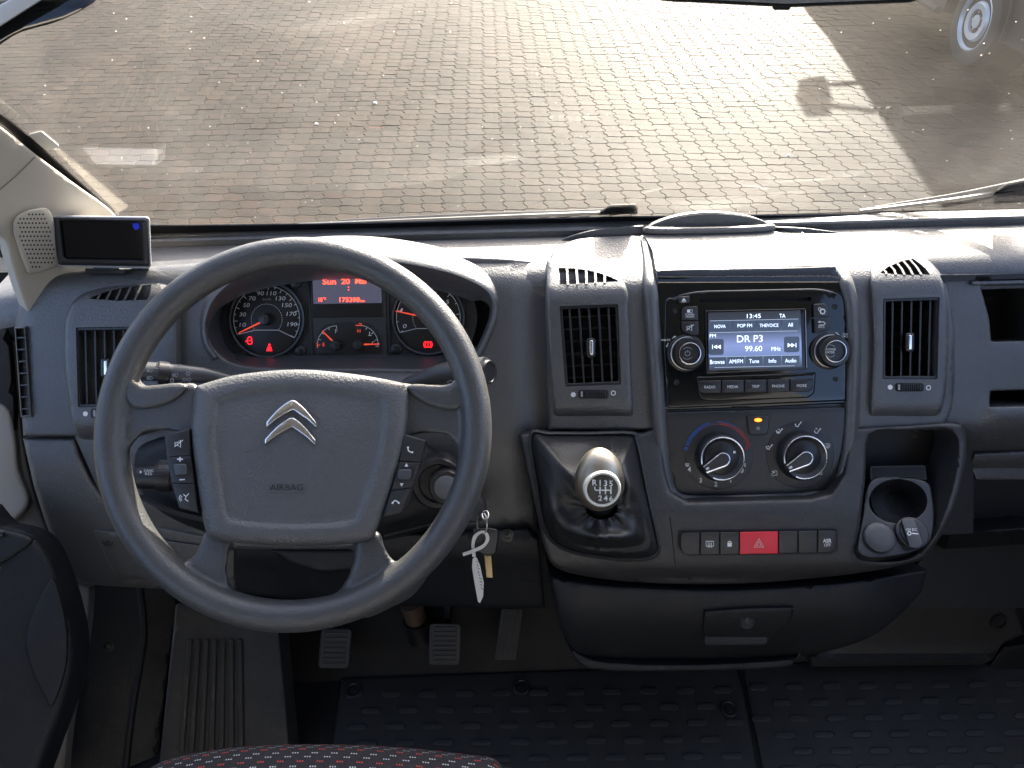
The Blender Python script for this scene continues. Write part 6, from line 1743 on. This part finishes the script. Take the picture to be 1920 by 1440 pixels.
# passenger side kick panel
kp = thing('kick_panel', 'charcoal kick panel with round fastener under the passenger shelf', 'trim panel', at_z(1700, 1250, FLOOR))
KPF = Frame(at_depth(1720, 1190, 1.17), (1, 0, .02), (0, .45, .89))
panel('panel', KPF, rp([(1600, 1134), (1900, 1126), (1920, 1190), (1880, 1206), (1862, 1236), (1840, 1246), (1520, 1250), (1522, 1226), (1570, 1210), (1640, 1185)], 5, 3), 'console_plastic', kp, w=lambda x, y: .012 * np.exp(-((y - 1234) / 7) ** 2), back=-.04, rnd=4, step=11)
lathe('fastener', KPF, 1872, 1165, [(.014, 0), (.0135, .003), (.0105, .003), (.010, -.003), (.005, -.002), (.004, .001), (0, .001)], 'smooth_plastic', kp, 28, .001)
panel('carpet_edge', KPF, [(1880, 1210), (2000, 1200), (2000, 1330), (1900, 1300), (1850, 1250)], 'dark_plastic', kp, w=-.02, back=-.05, rnd=8, step=20)

# ------------------------------------------------------------------ driver seat
sf = at_depth(600, 1400, .80)
seat = thing('driver_seat', 'dark cloth driver seat cushion with white and red dot pattern', 'seat', Vector((sf.x, sf.y - .2, sf.z - .2)))
top_px = cr([(250, 1452), (285, 1418), (380, 1396), (480, 1386), (620, 1384), (760, 1391), (880, 1404), (925, 1412), (962, 1450)], 8)
rows = []
SY = sf.y
U0 = []
crest = [at_depth(x, y, .80) for x, y in top_px]
prof = [(-.42, -.03), (-.30, -.012), (-.20, -.004), (-.12, .0), (-.07, .001), (-.04, .0), (-.02, -.004), (-.006, -.012), (.004, -.026), (.010, -.05), (.012, -.09), (.010, -.16)]
for p in crest: rows.append([Vector((p.x, p.y + a - .0, p.z + b)) for a, b in prof])
v, f = g_grid(rows)
se = obj('cushion', v, f, 'seat_cloth', seat, smooth=70)
uvl = se.data.uv_layers.new(name='UVMap')
cum = [0]
for a, b in zip(prof[:-1], prof[1:]): cum.append(cum[-1] + math.hypot(b[0] - a[0], b[1] - a[1]))
n_ = len(prof)
for lo in se.data.loops:
    i, j = divmod(lo.vertex_index, n_)
    uvl.data[lo.index].uv = (crest[i].x * 1.0, cum[j])
bs = at_depth(945, 1432, .80)
v, f = g_rings([[bs + Vector((.03 * c_ * k_, -.15 + dy, -.03 + .035 * s_ * k_)) for c_, s_ in [(math.cos(q), math.sin(q)) for q in np.linspace(0, 2 * math.pi, 14, endpoint=False)]] for dy, k_ in ((-.2, .9), (0, 1), (.12, .95), (.15, .6))], True, True)
obj('side_cap', v, f, 'dark_plastic', seat)

# ------------------------------------------------------------------ unseen rest of the cab: roof, bulkhead, side walls added to shape light
def box(name, x0, x1, y0, y1, z0_, z1, mat):
    v = [Vector((x, y, z)) for z in (z0_, z1) for x, y in ((x0, y0), (x1, y0), (x1, y1), (x0, y1))]
    return struct(obj(name, v, [(0, 1, 2, 3), (4, 5, 6, 7), (0, 1, 5, 4), (1, 2, 6, 5), (2, 3, 7, 6), (3, 0, 4, 7)], mat, loc=v[0], smooth=0))
box('added_cab_ceiling', -.95, 1.0, -.62, .28, cz + .31, cz + .34, 'headliner')
box('added_bulkhead_wall', -.95, 1.0, -.66, -.62, FLOOR, cz + .34, 'bulkhead_grey')
box('added_side_wall_left', -.99, -.95, -.62, .42, FLOOR - .2, cz - .42, 'dark_plastic')
box('added_side_wall_right', 1.0, 1.04, -.62, .95, FLOOR - .2, cz - .42, 'dark_plastic')
box('firewall', -.95, 1.0, .86, .90, FLOOR - .1, GB.z - .03, 'dark_plastic')
make_texts()
